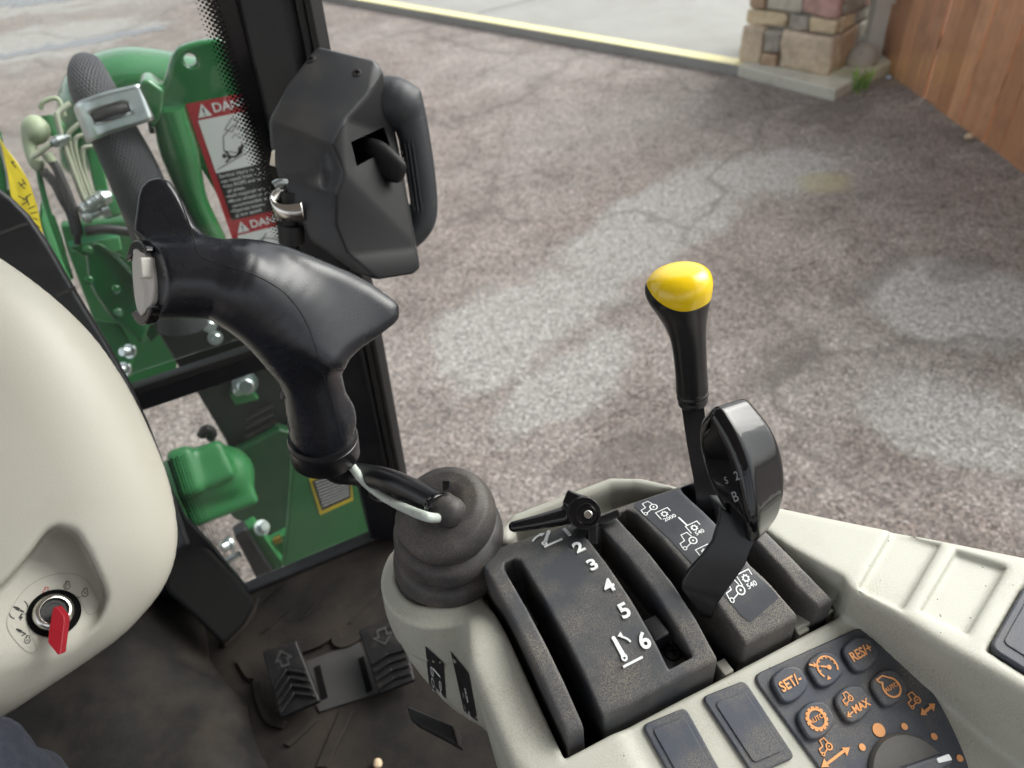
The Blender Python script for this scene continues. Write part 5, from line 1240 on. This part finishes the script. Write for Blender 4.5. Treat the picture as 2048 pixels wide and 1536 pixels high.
carve(hs_, [c1_, c2_]); hs_.data.polygons.foreach_set('use_smooth', [True]*len(hs_.data.polygons)); sharp(hs_, 40)
hb = bvh_of(hs_)
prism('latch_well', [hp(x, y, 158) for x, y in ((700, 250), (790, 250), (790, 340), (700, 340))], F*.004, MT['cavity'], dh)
def fpad(X, Y, Z):
    d = s_chain(X, Y, Z, [(726, 284, 120, 15), (762, 302, 80, 22), (800, 334, 52, 17)], 6, .6); d = smin(d, s_chain(X, Y, Z, [(738, 322, 112, 15), (770, 340, 78, 20), (796, 352, 58, 16)], 5, .6), 16); return d
sdf_part('latch_paddle', fpad, (700, 835), (255, 385), (25, 150), 1.9, MT['latchshade'], dh, FH)
def fgrab(X, Y, Z):
    pts = [(770, 190, 150, 56), (800, 196, 142, 56), (826, 222, 140, 40), (842, 280, 142, 34), (852, 340, 146, 33), (860, 400, 150, 31), (858, 446, 152, 31), (842, 478, 152, 28), (805, 508, 152, 26)]
    d = s_chain(X, Y, Z, pts, 16, .85)
    rib = np.where((Y > 285) & (Y < 430), 2.4*np.cos(X*.75-Y*.11), 0); d = d+rib*np.clip((849-X+(Y-340)*.14)/10, 0, 1)
    return smin(d, s_ell(X, Y, Z, (842, 182, 138), (14, 22, 20)), 6)
sdf_part('grab_handle', fgrab, (728, 905), (115, 560), (90, 205), 2.4, MT['handle'], dh, FH)
for x, y in ((622, 118), (714, 145)):
    h, nn = cast(hb, x, y); nn = np.array(nn); lathe('screw', np.array(h)-nn*.0008, nn, [(0, .0052), (.0012, .0050), (.0018, .0040), (.0018, .001)], MT['plate'], dh, seg=18)
    for a in (0, 1):
        t1 = np.cross(nn, R if a else U); t1 /= np.linalg.norm(t1); t2 = np.cross(nn, t1); c = np.array(h)+nn*.00105
        prism('cross_slot', [c+t1*.003*i+t2*.0007*j for i, j in ((-1, -1), (1, -1), (1, 1), (-1, 1))], nn*.0003, MT['cavity'], dh)
# steel striker loop on the post
sk_ = thing('door_striker', 'bright steel striker loop with bolt on the corner post', 'striker', tuple(FH.p(580, 440, 60)))
V = []; Fs = []; n = 16
ctr = [(602, 392), (585, 384), (565, 385), (548, 393), (541, 404), (541, 414)]
arcp = [(600, 380, 62), (580, 372, 52), (560, 374, 42), (546, 383, 34), (541, 394, 28), (545, 402, 22), (560, 408, 14), (580, 409, 10), (602, 405, 8)]
A = smoothpath(arcp, 5)
for x, y, w in A: V += [FH.p(x, y, w), FH.p(x+8, y+36, w+6)]
Fs = [[2*i, 2*i+1, 2*i+3, 2*i+2] for i in range(len(A)-1)]
fixn(part('striker_band', V, Fs, MT['bright'], sk_, solid=.0022)); tube('striker_bolt', [FH.p(545, 372, 40), FH.p(556, 366, 40), FH.p(575, 366, 44)], .0045, MT['steel'], sk_, seg=12)
lathe('striker_post', FH.p(575, 395, 40), FH.p(577, 440, 50)-FH.p(575, 395, 40), [(-.005, .008), (.03, .008), (.03, .014), (.05, .014)], MT['dark'], sk_, seg=16)
prism('striker_plate', FH.map([(538, 302, 50), (548, 296, 55), (556, 338, 60), (534, 330, 50)]), FH.e*.006, MT['bright'], sk_)
prism('latch_hook', FH.map([(612, 452, 30), (630, 470, 30), (634, 482, 34), (612, 474, 34)]), FH.e*.012, MT['handle'], sk_, bevel=.002)
# ------------------------------------------------------------------ loader mast and parts outside the windshield
def yp(pts, Y): return [ony(x, y, Y) for x, y in pts]
lm = thing('loader_mast', 'green loader mast plate with lifting hole and red danger decals', 'loader mast', tuple(ony(480, 600, 1.3)))
YM = 1.28
# mast plate with a hole
outl_ = [(300, 185), (318, 172), (326, 172), (336, 140), (344, 114), (356, 97), (378, 88), (403, 82), (440, 78), (520, 110), (620, 330), (700, 620), (520, 700), (470, 480), (440, 400), (410, 350), (360, 280), (322, 240), (300, 220)]
def plate_hole(name, pts, hole, hr, Y, th, mat, parent):
    V2 = np.array(yp(pts, Y))[:, [0, 2]]; c = ony(*hole, Y)[[0, 2]]
    h = .004
    def f(X, Yg, Z):
        d = s_ext(s_poly(X, Z, V2), Yg, Y, Y+th, .004); return smax(d, -(np.sqrt((X-c[0])**2+(Z-c[1])**2)-hr), .003)
    lo_, hi_ = V2.min(0)-.01, V2.max(0)+.01
    return sdf_part(name, f, (lo_[0], hi_[0]), (Y-.008, Y+th+.008), (lo_[1], hi_[1]), h, mat, parent)
plate_hole('mast_plate', outl_, (381, 121), .0092, YM, .02, MT['green'], lm)
prism('mast_flange', yp([(278, 165), (296, 158), (330, 182), (322, 240), (305, 262), (288, 215)], YM-.03), (.004, .05, 0), MT['green'], lm, bevel=.006)
tube('mast_rib', yp([(335, 215), (358, 300), (372, 350), (392, 408), (430, 480)], YM-.005), [.026, .030, .026, .022, .02], MT['green'], lm, seg=18)
prism('mast_web', yp([(330, 260), (352, 300), (378, 365), (392, 420), (372, 400), (345, 330), (322, 285)], YM+.03), (0, .02, 0), MT['green'], lm)
# danger decals
dz_ = .0012
TL, TR_, BL_ = (371, 208), (505, 168), (474, 505)
o_ = ony(*TL, YM); ux = ony(*TR_, YM)-o_; ux = ux/np.linalg.norm(ux); vy = ony(*BL_, YM)-o_; Lh = np.linalg.norm(vy); vy = vy/Lh
ux = ux-vy*(ux @ vy); ux /= np.linalg.norm(ux); up_ = -vy
def dmap(lift): return lambda u, v: o_+ux*u+up_*v+np.array([0, -1, 0])*lift
s1_ = 110e-3
def quadp(u0, v0, u1, v1): return [(u0, v0), (u1, v0), (u1, v1), (u0, v1)]
Wd = .125
dec = Print().poly(quadp(0, -.36, Wd, 0)).build('danger_decal', dmap(.001), MT['decalred'], lm)
Print().poly(quadp(.010, -.118, Wd-.008, -.028)).build('picture_panel', dmap(.0016), MT['decalwhite'], dec)
Print().poly(quadp(.010, -.206, Wd-.008, -.118)).build('text_panel', dmap(.0016), MT['decalblack'], dec)
Print().poly(quadp(.010, -.325, Wd-.008, -.236)).build('picture_panel', dmap(.0016), MT['decalwhite'], dec)
w_ = Print()
for v in (-.014, -.222):
    w_.poly([(.012, v-.010), (.034, v-.010), (.023, v+.011)]); w_.text('DANGER', (.037, v), .0205, .02, 1.0, 'LEFT')
for i, s_ in enumerate(('Serious injury or death', 'can result from rollover.', '\u2022Use ROPS and seat belt', '  all times.', '\u2022Add required rear weight', '\u2022Move wheels to widest', '  recommended setting', '\u2022Operate tractor', '  at low speed.')): w_.text(s_, (.013, -.1245-.0093*i), .0088, .008, 1.0, 'LEFT')
tag(w_.build('white_lettering', dmap(.0022), MT['decalwhite'], dec), kind='stuff')
k_ = Print()
for v in (-.014, -.222): k_.line([(.023, v+.004), (.023, v-.004)], .0022); k_.disc((.023, v-.0072), .0013, 8)
k_.line([(.014, -.112), (.075, -.092)], .0012)                     # slope
k_.line([(.034, -.084), (.040, -.060), (.060, -.046), (.078, -.058), (.074, -.078), (.056, -.092)], .0012, True)
k_.line([(.052, -.066), (.060, -.060), (.064, -.068), (.070, -.066)], .001); k_.line([(.046, -.050), (.062, -.034), (.070, -.040), (.056, -.056)], .0012, True)
k_.disc((.032, -.092), .0036, 12); k_.line([(.036, -.094), (.048, -.097), (.060, -.092), (.066, -.078)], .0035); k_.line([(.042, -.096), (.031, -.103)], .003); k_.line([(.040, -.094), (.036, -.084)], .003); k_.line([(.056, -.094), (.060, -.082)], .003)
k_.line([(.030, -.262), (.052, -.252), (.070, -.258), (.090, -.274)], .0016); k_.line([(.048, -.258), (.060, -.244)], .0016); k_.disc((.03, -.258), .004, 10); k_.line([(.02, -.30), (.09, -.29)], .0016)
tag(k_.build('black_drawing', dmap(.0024), MT['ink'], dec), kind='stuff')

# loader boom: glossy curved arm behind the mast
bm_ = thing('loader_boom', 'glossy green curved loader boom arching behind the mast', 'loader boom', tuple(ony(300, 300, 1.6)))
FBm = Frame(300, 190, 1.50)
def fboom(X, Y, Z):
    a = s_chain(X, Y, Z, [(150, 320, 40, 36), (156, 250, 30, 46), (186, 190, 14, 70), (240, 164, 0, 70), (310, 166, -8, 68), (400, 190, -18, 72), (520, 225, -30, 74)], 22, 1.5)
    return smax(a, -s_chain(X, Y, Z, [(200, 330, -70, 50), (240, 262, -85, 40), (330, 262, -95, 48), (480, 300, -105, 55)], 10), 14)
sdf_part('boom_tube', fboom, (60, 620), (60, 360), (-150, 140), 4.0, MT['green'], bm_, FBm)
# braided hose sleeve
FS = Frame(240, 280, 1.12)
slv = thing('hose_sleeve', 'thick black braided hose sleeve bundled along the mast', 'hose sleeve', tuple(FS.p(330, 520, 20)))
path = [(172, 128, 70, 30), (176, 150, 40, 37), (188, 185, 18, 42), (208, 228, 8, 44), (232, 275, 2, 46), (262, 335, 0, 50), (292, 405, 2, 52), (318, 470, 8, 54), (345, 560, 20, 54), (370, 660, 40, 52)]
A = smoothpath(path, 6); Pp = FS.map(A[:, :3]); rr = A[:, 3]*FS.s; T, N, B = frames_along(Pp); seg = 36; V = []
for i in range(len(A)):
    for j in range(seg): a = 2*math.pi*j/seg; V.append(Pp[i]+rr[i]*(math.cos(a)*N[i]+math.sin(a)*B[i]))
Fs = [[i*seg+j, i*seg+(j+1) % seg, (i+1)*seg+(j+1) % seg, (i+1)*seg+j] for i in range(len(A)-1) for j in range(seg)]+[list(range(seg))[::-1]]
so = part('sleeve', V, Fs, MT['braid'], slv)
uvl = so.data.uv_layers.new(name='UV'); cum = np.concatenate([[0], np.cumsum(np.linalg.norm(np.diff(Pp, axis=0), axis=1))])
for pi_, f_ in enumerate(Fs[:-1]):
    i, j = divmod(pi_, seg); pol = so.data.polygons[pi_]
    for li, (a, b) in zip(pol.loop_indices, ((i, j), (i, j+1), (i+1, j+1), (i+1, j))): uvl.data[li].uv = (b/seg*1.0, cum[a]*3.2)
fixn(so)
# zinc clamp round the sleeve
cl = thing('hose_clamp', 'bright zinc plated clamp bracket holding the braided sleeve', 'clamp', tuple(FS.p(240, 240, -45)))
front = [(152, 208), (160, 202), (215, 184), (270, 172), (282, 176), (300, 190), (306, 240), (260, 256), (196, 282), (180, 285), (168, 272)]
rows_ = [((148, 222), (172, 284), 6), ((150, 212), (178, 285), -22), ((162, 203), (196, 278), -44), ((190, 193), (222, 268), -53), ((220, 184), (252, 258), -56), ((250, 177), (280, 250), -57), ((276, 172), (300, 243), -57), ((283, 176), (312, 240), -40), ((290, 190), (316, 236), 10)]
V = []; 
for a, b, w in rows_: V += [FS.p(a[0], a[1], w), FS.p(b[0], b[1], w)]
V2 = []; nn = 12
A = smoothpath([np.concatenate([V[2*i], V[2*i+1]]) for i in range(len(rows_))], 4); m_ = len(A); nv = 8
G = [[A[i][:3]*(1-t)+A[i][3:]*t for t in np.linspace(0, 1, nv+1)] for i in range(m_)]
V = [q for row in G for q in row]; Fs = []
for i in range(m_-1):
    for j in range(nv):
        if 9 <= i <= 18 and 3 <= j <= 4 and not (11 <= i <= 16 and False): continue
        Fs.append([i*(nv+1)+j, i*(nv+1)+j+1, (i+1)*(nv+1)+j+1, (i+1)*(nv+1)+j])
fixn(part('clamp_band', V, Fs, MT['steel'], cl, solid=.003))
st_ = [A[i][:3]*.5+A[i][3:]*.5 for i in range(9, 20)]; V = []
for i, q in enumerate(st_):
    w3 = (A[9+i][3:]-A[9+i][:3]); bow = math.sin(math.pi*i/10)*.006
    V += [q-w3*.115-FS.e*(bow-.002), q+w3*.115-FS.e*(bow-.002)]
fixn(part('clamp_strap', V, [[2*i, 2*i+1, 2*i+3, 2*i+2] for i in range(10)], MT['hose'], cl, solid=.002))
prism('clamp_arm', FS.map([(268, 178, 10), (318, 205, 10), (338, 250, 10), (300, 250, 10)]), FS.e*.02, MT['dark'], cl, bevel=.004)
prism('clamp_bracket', FS.map([(288, 190, 14), (335, 240, 14), (345, 262, 20), (300, 268, 20)]), FS.e*.015, MT['dark'], cl, bevel=.004)

# hydraulic valve, pipes and hoses
hv = thing('hydraulic_valve', 'green hydraulic valve block with steel pipes and fittings by the sleeve', 'valve block', tuple(FS.p(190, 430, 40)))
FV = Frame(160, 360, 1.25); s = FV.s
def tb(name, pts, r, mat, par): return tube(name, FV.map([(x, y, w) for x, y, w in pts]), r*s, mat, par, seg=12)
tb('pipe', [(140, 205, 20), (118, 222, 14), (114, 235, 10), (128, 290, 8), (160, 380, 8), (178, 420, 8)], 5.5, MT['pipe'], hv)
tb('pipe', [(80, 215, 40), (84, 202, 36), (106, 193, 34), (118, 200, 34), (128, 230, 34)], 4.5, MT['cap'], hv)
tb('pipe', [(160, 245, 20), (140, 262, 18), (137, 275, 18), (150, 330, 18), (175, 400, 18)], 4.5, MT['pipe'], hv)
tb('pipe', [(170, 268, 20), (150, 280, 18), (158, 330, 20), (182, 395, 20)], 4.5, MT['pipe'], hv)
tb('pipe', [(185, 292, 22), (165, 300, 20), (172, 350, 24), (192, 400, 24)], 4.5, MT['pipe'], hv)
tb('lever_rod', [(62, 316, 0), (80, 304, 0), (96, 292, 0), (110, 284, 4)], 5.5, MT['pipe'], hv)
prism('valve_body', FV.map([(170, 290, 30), (200, 290, 30), (222, 400, 30), (196, 410, 30)]), FV.e*.05, MT['green_lo'], hv, bevel=.004)
prism('valve_body', FV.map([(97, 230, 40), (115, 226, 40), (132, 250, 40), (122, 268, 40), (104, 262, 40)]), FV.e*.04, MT['green_lo'], hv, bevel=.006)
lathe('fitting', FV.p(104, 288, 0), FV.p(128, 278, 4)-FV.p(104, 288, 0), [(0, 8*s), (10*s, 9*s), (11*s, 12*s), (24*s, 11*s), (25*s, 7*s), (34*s, 7*s)], MT['steel'], hv, seg=10)
tb('neck', [(92, 228, 40), (100, 255, 40), (104, 270, 40)], 10, MT['green_lo'], hv)
for x, y, r in ((172, 416, 12), (184, 408, 13), (200, 398, 14)): lathe('fitting', FV.p(x, y, -6), FV.p(x+20, y-6, 6)-FV.p(x, y, -6), [(-12*s, r*.8*s), (-2*s, r*s), (0, r*1.2*s), (8*s, r*1.2*s), (9*s, r*s), (18*s, r*s)], MT['steel'], hv, seg=6 if r < 13 else 12)
lathe('fitting', FV.p(172, 436, -8), FV.p(215, 420, 0)-FV.p(172, 436, -8), [(-6*s, 11*s), (6*s, 12*s), (8*s, 7*s), (30*s, 7*s), (32*s, 13*s), (46*s, 14*s)], MT['steel'], hv, seg=12)
prism('valve_body', FV.map([(195, 395, 10), (230, 385, 10), (248, 430, 10), (210, 440, 10)]), FV.e*.05, MT['green_lo'], hv, bevel=.006)
tb('hose_joint', [(150, 430, 10), (154, 450, 10), (155, 490, 10)], 7, MT['hose'], hv)
for i, pth in enumerate(([(100, 318, 5), (112, 335, 5), (124, 362, 4), (140, 400, 2), (152, 440, 0), (158, 470, 0)], [(85, 340, 12), (108, 366, 10), (126, 400, 8), (142, 430, 6), (152, 470, 4)], [(170, 462, -4), (205, 458, -6), (250, 462, -8), (300, 470, -8)])):
    ho_ = tube('hydraulic_hose', FV.map(pth), (8.5 if i < 2 else 10)*s, MT['hose'], None, seg=12)
    tag(ho_, ['upper black hydraulic hose dropping from the white fitting', 'lower black hydraulic hose curving below the pale cap', 'black hydraulic hose running level beneath the fittings'][i], 'hose', 'hydraulic hoses at the mast')
tb('white_sleeve', [(92, 306, 5), (98, 315, 5), (103, 324, 5)], 10, MT['cap'], hv)
cp_ = thing('coupler_cap', 'pale cream plastic coupler dust caps hanging at the hydraulic valve', 'dust cap', tuple(FV.p(70, 330, 10)))
def fcap(X, Y, Z):
    d = s_chain(X, Y, Z, [(74, 262, 30, 27), (62, 252, 34, 24), (58, 285, 30, 16), (66, 322, 20, 12), (76, 330, 18, 13)], 12, .8); return d
sdf_part('dust_cap', fcap, (10, 130), (200, 370), (-20, 80), 2.6, MT['cap'], cp_, FV)
tb('cap_stay', [(76, 338, 20), (84, 380, 18), (98, 430, 16), (104, 448, 16)], 5.5, MT['green_lo'], hv)
tb('cap_stay', [(98, 432, 16), (112, 470, 16), (126, 520, 16), (138, 560, 16)], 9, MT['green_lo'], hv)

# hood edge at the left with yellow lettered decal
hd = thing('hood', 'green tractor hood side at the left with yellow decal', 'hood', tuple(ony(-60, 480, 1.15)))
FHd = Frame(0, 430, 1.0)
prism('hood_side', FHd.map([(-300, 200, 30), (-40, 230, 30), (2, 262, 26), (10, 300, 20), (24, 345, 14), (34, 400, 10), (60, 440, 6), (110, 520, 0), (170, 640, -4), (220, 740, -6), (-100, 760, 0), (-300, 600, 30)]), FHd.e*.02, MT['green'], hd)
tube('hood_trim', FHd.map([(-4, 268, 20), (6, 310, 16), (14, 345, 12), (18, 380, 8)]), .0022, MT['bright'], hd, seg=8)
yd = prism('yellow_decal', FHd.map([(-2, 272, 14), (10, 292, 12), (36, 326, 10), (58, 362, 6), (74, 410, 2), (86, 470, -2), (82, 470, -4), (56, 440, 0), (22, 392, 4), (16, 350, 8), (8, 310, 12)]), -FHd.e*.001, MT['decalyellow'], hd)
p = Print()
for (x0, y0, x1, y1) in ((22, 322, 32, 336), (24, 328, 28, 322), (36, 364, 50, 378), (44, 358, 52, 370), (40, 372, 48, 366), (36, 392, 56, 402), (46, 400, 62, 388), (52, 392, 58, 412), (44, 410, 56, 402), (56, 418, 70, 412), (60, 428, 74, 424), (66, 436, 76, 440), (70, 448, 80, 456)): p.line([(x0, y0), (x1, y1)], 2.4)
p.build('decal_letters', lambda u, v: FHd.p(u, v, np.interp(v, [270, 330, 400, 470], [8, 5, 0, -6])-4), MT['ink'], yd)
prism('hood_flange', FHd.map([(84, 400, 24), (92, 420, 22), (130, 530, 18), (200, 690, 14), (250, 790, 10), (225, 790, 6), (160, 640, 8), (100, 500, 14), (80, 440, 20)]), FHd.e*.03, MT['green_lo'], hd, bevel=.003)

# loader knuckle plate seen below the sleeve
kp_ = thing('loader_bracket', 'dark green loader bracket plate with bolts behind the joystick head', 'bracket', tuple(ony(220, 650, 1.2)))
FB_ = Frame(220, 580, 1.30)
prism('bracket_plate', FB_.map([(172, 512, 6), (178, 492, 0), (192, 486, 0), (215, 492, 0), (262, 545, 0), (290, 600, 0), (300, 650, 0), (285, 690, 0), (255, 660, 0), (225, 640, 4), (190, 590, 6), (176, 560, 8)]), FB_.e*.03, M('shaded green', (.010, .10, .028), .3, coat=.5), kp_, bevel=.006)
prism('bracket_top', FB_.map([(182, 488, -4), (196, 484, -4), (250, 515, -20), (290, 540, -24), (300, 590, -24), (270, 560, -12), (220, 508, -6)]), FB_.e*.02, MT['green'], kp_, bevel=.005)
prism('bracket_rear', FB_.map([(136, 492, 40), (180, 480, 40), (240, 470, 40), (246, 500, 40), (180, 520, 40), (150, 500, 40)]), FB_.e*.03, MT['green_lo'], kp_, bevel=.004)
prism('bracket_foot', FB_.map([(185, 640, 20), (240, 650, 20), (270, 700, 20), (260, 760, 20), (225, 730, 20)]), FB_.e*.04, MT['green_lo'], kp_, bevel=.004)
for x, y in ((176, 500), (178, 560), (232, 578), (236, 624)): bolt('bolt', FB_.p(x, y, -4), -FB_.e, 7*FB_.s, .012, MT['green'], kp_)
for x, y in ((262, 702), (252, 738)): bolt('bolt', FB_.p(x, y, 0), -FB_.e*.8-R*.6, 10*FB_.s, .022, MT['steel'], kp_)
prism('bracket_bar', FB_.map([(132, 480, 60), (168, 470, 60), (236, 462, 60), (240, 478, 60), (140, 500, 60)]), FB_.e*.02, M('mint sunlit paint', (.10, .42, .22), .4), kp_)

prism('bracket_back', yp([(120, 452), (240, 440), (340, 470), (372, 620), (350, 760), (250, 780), (205, 690), (165, 585), (135, 505)], 1.62), (0, .03, 0), MT['green_lo'], kp_, bevel=.006)
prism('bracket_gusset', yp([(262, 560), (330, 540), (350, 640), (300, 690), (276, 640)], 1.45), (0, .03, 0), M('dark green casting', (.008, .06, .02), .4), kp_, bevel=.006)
# dark loader frame tube and green box behind the lower glass
lf = thing('loader_mount', 'dark loader mounting frame standing behind the lower windshield', 'loader frame', tuple(ony(480, 900, 1.45)))
prism('frame_plate', yp([(300, 640), (450, 610), (700, 600), (760, 1000), (690, 1150), (560, 1120), (500, 1000), (450, 880), (390, 780), (360, 740)], 1.34), (0, .03, 0), M('black chassis paint', (.012, .015, .014), .5), lf, bevel=.006)
for i in range(3): tube('frame_rib', yp([(492, 840+17*i), (515, 828+17*i), (546, 812+17*i)], 1.325), .006, MT['dark'], lf, seg=10)
bolt('bolt', ony(490, 765, 1.33), (0, -1, .3), .018, .03, MT['steel'], lf); bolt('bolt', ony(478, 775, 1.33), (-.3, -1, 0), .010, .02, MT['steel'], lf)
tube('frame_hook', yp([(402, 872), (412, 858), (425, 865), (420, 878)], 1.31), .010, MT['dark'], lf, seg=10)
for x, y in ((418, 650), (430, 675)): bolt('bolt', ony(x, y, 1.33), (.2, -1, .3), .010, .018, MT['steel'], lf)
prism('frame_bracket', yp([(460, 790), (500, 780), (520, 800), (470, 812)], 1.32), (0, .02, 0), MT['green_lo'], lf, bevel=.004)
prism('frame_casting', yp([(476, 905), (560, 860), (640, 880), (640, 1010), (600, 1080), (520, 1060), (470, 1040), (440, 1010)], 1.30), (0, .03, 0), M('dark green casting', (.008, .06, .02), .4), lf, bevel=.006)
gx = thing('gearbox_housing', 'pale green cast housing low behind the windshield', 'housing', tuple(ony(400, 1040, 1.4)))
FG = Frame(410, 970, 1.55)
def fgb(X, Y, Z):
    d = s_chain(X, Y, Z, [(330, 985, 10, 55), (400, 955, 0, 62), (450, 950, 6, 60)], 10); d = smin(d, s_box(X, Y, Z, (372, 945, -50), (26, 48, 30), 12, [[.95, -.3, 0], [.3, .95, 0], [0, 0, 1]]), 8); d = smin(d, s_box(X, Y, Z, (425, 930, -30), (34, 40, 40), 12, [[.9, -.4, 0], [.4, .9, 0], [0, 0, 1]]), 8)
    return smin(d, s_box(X, Y, Z, (420, 1000, 0), (90, 40, 30), 8, [[.93, -.36, 0], [.36, .93, 0], [0, 0, 1]]), 8)
sdf_part('cast_housing', fgb, (250, 560), (850, 1080), (-110, 90), 3.2, MT['green_lo'], gx, FG); relax(bpy.data.objects['cast_housing'], 40)
gb_ = thing('tool_box', 'green sheet metal box with yellow edged caution decal behind the glass', 'box', tuple(ony(690, 1120, 1.2)))
Yb = 1.02
prism('box_face', yp([(585, 930), (640, 880), (760, 900), (770, 1060), (740, 1100), (560, 1190), (575, 1060)], Yb), (0, .02, 0), MT['green_lo'], gb_, bevel=.004)
prism('decal_border', yp([(618, 958), (700, 930), (706, 1000), (640, 1030)], Yb-.001), (0, -.0006, 0), MT['decalyellow'], gb_)
dd_ = prism('caution_decal', yp([(624, 962), (700, 938), (702, 995), (644, 1021)], Yb-.002), (0, -.0006, 0), MT['decalblack'], gb_)
pq = yp([(624, 962), (700, 938), (702, 995), (644, 1021)], Yb-.0035); p = Print()
for i in range(9): p.line([(.06, .08+.1*i), (.95, .08+.1*i)], .035)
p.build('fine_print', lambda u, v: (pq[0]*(1-u)+pq[1]*u)*(1-v)+(pq[3]*(1-u)+pq[2]*u)*v, MT['decalwhite'], dd_)
# bolted bracket at the bottom of the glass
bb = thing('bolted_bracket', 'green and black bracket with four zinc bolts at the foot of the glass', 'bracket', tuple(ony(520, 1180, 1.05)))
Yk = 1.10
prism('green_bar', yp([(490, 1062), (512, 1050), (585, 1150), (560, 1180)], Yk), (0, .03, 0), MT['green_lo'], bb, bevel=.004)
prism('black_bar', yp([(468, 1072), (492, 1060), (562, 1172), (524, 1180)], Yk-.02), (0, .03, 0), MT['hose'], bb, bevel=.004)
for (x, y, ax) in ((462, 1086, (-1, -.5, .3)), (522, 1056, (.5, -.6, .6)), (578, 1140, (.8, -.5, .2)), (518, 1168, (-.6, -.7, -.2))): bolt('bolt', ony(x, y, Yk-.02), ax, .011, .022, MT['steel'], bb)
tube('pin', yp([(448, 1126), (480, 1108)], Yk-.03), .008, MT['steel'], bb, seg=10)
prism('gusset', yp([(540, 1085), (590, 1060), (610, 1120), (580, 1150)], Yk+.03), (0, .02, 0), MT['green_lo'], bb); tube('brass_fitting', yp([(548, 1082), (562, 1076)], Yk+.02), .009, M('brass', (.5, .32, .08), .35, 1), bb, seg=10)
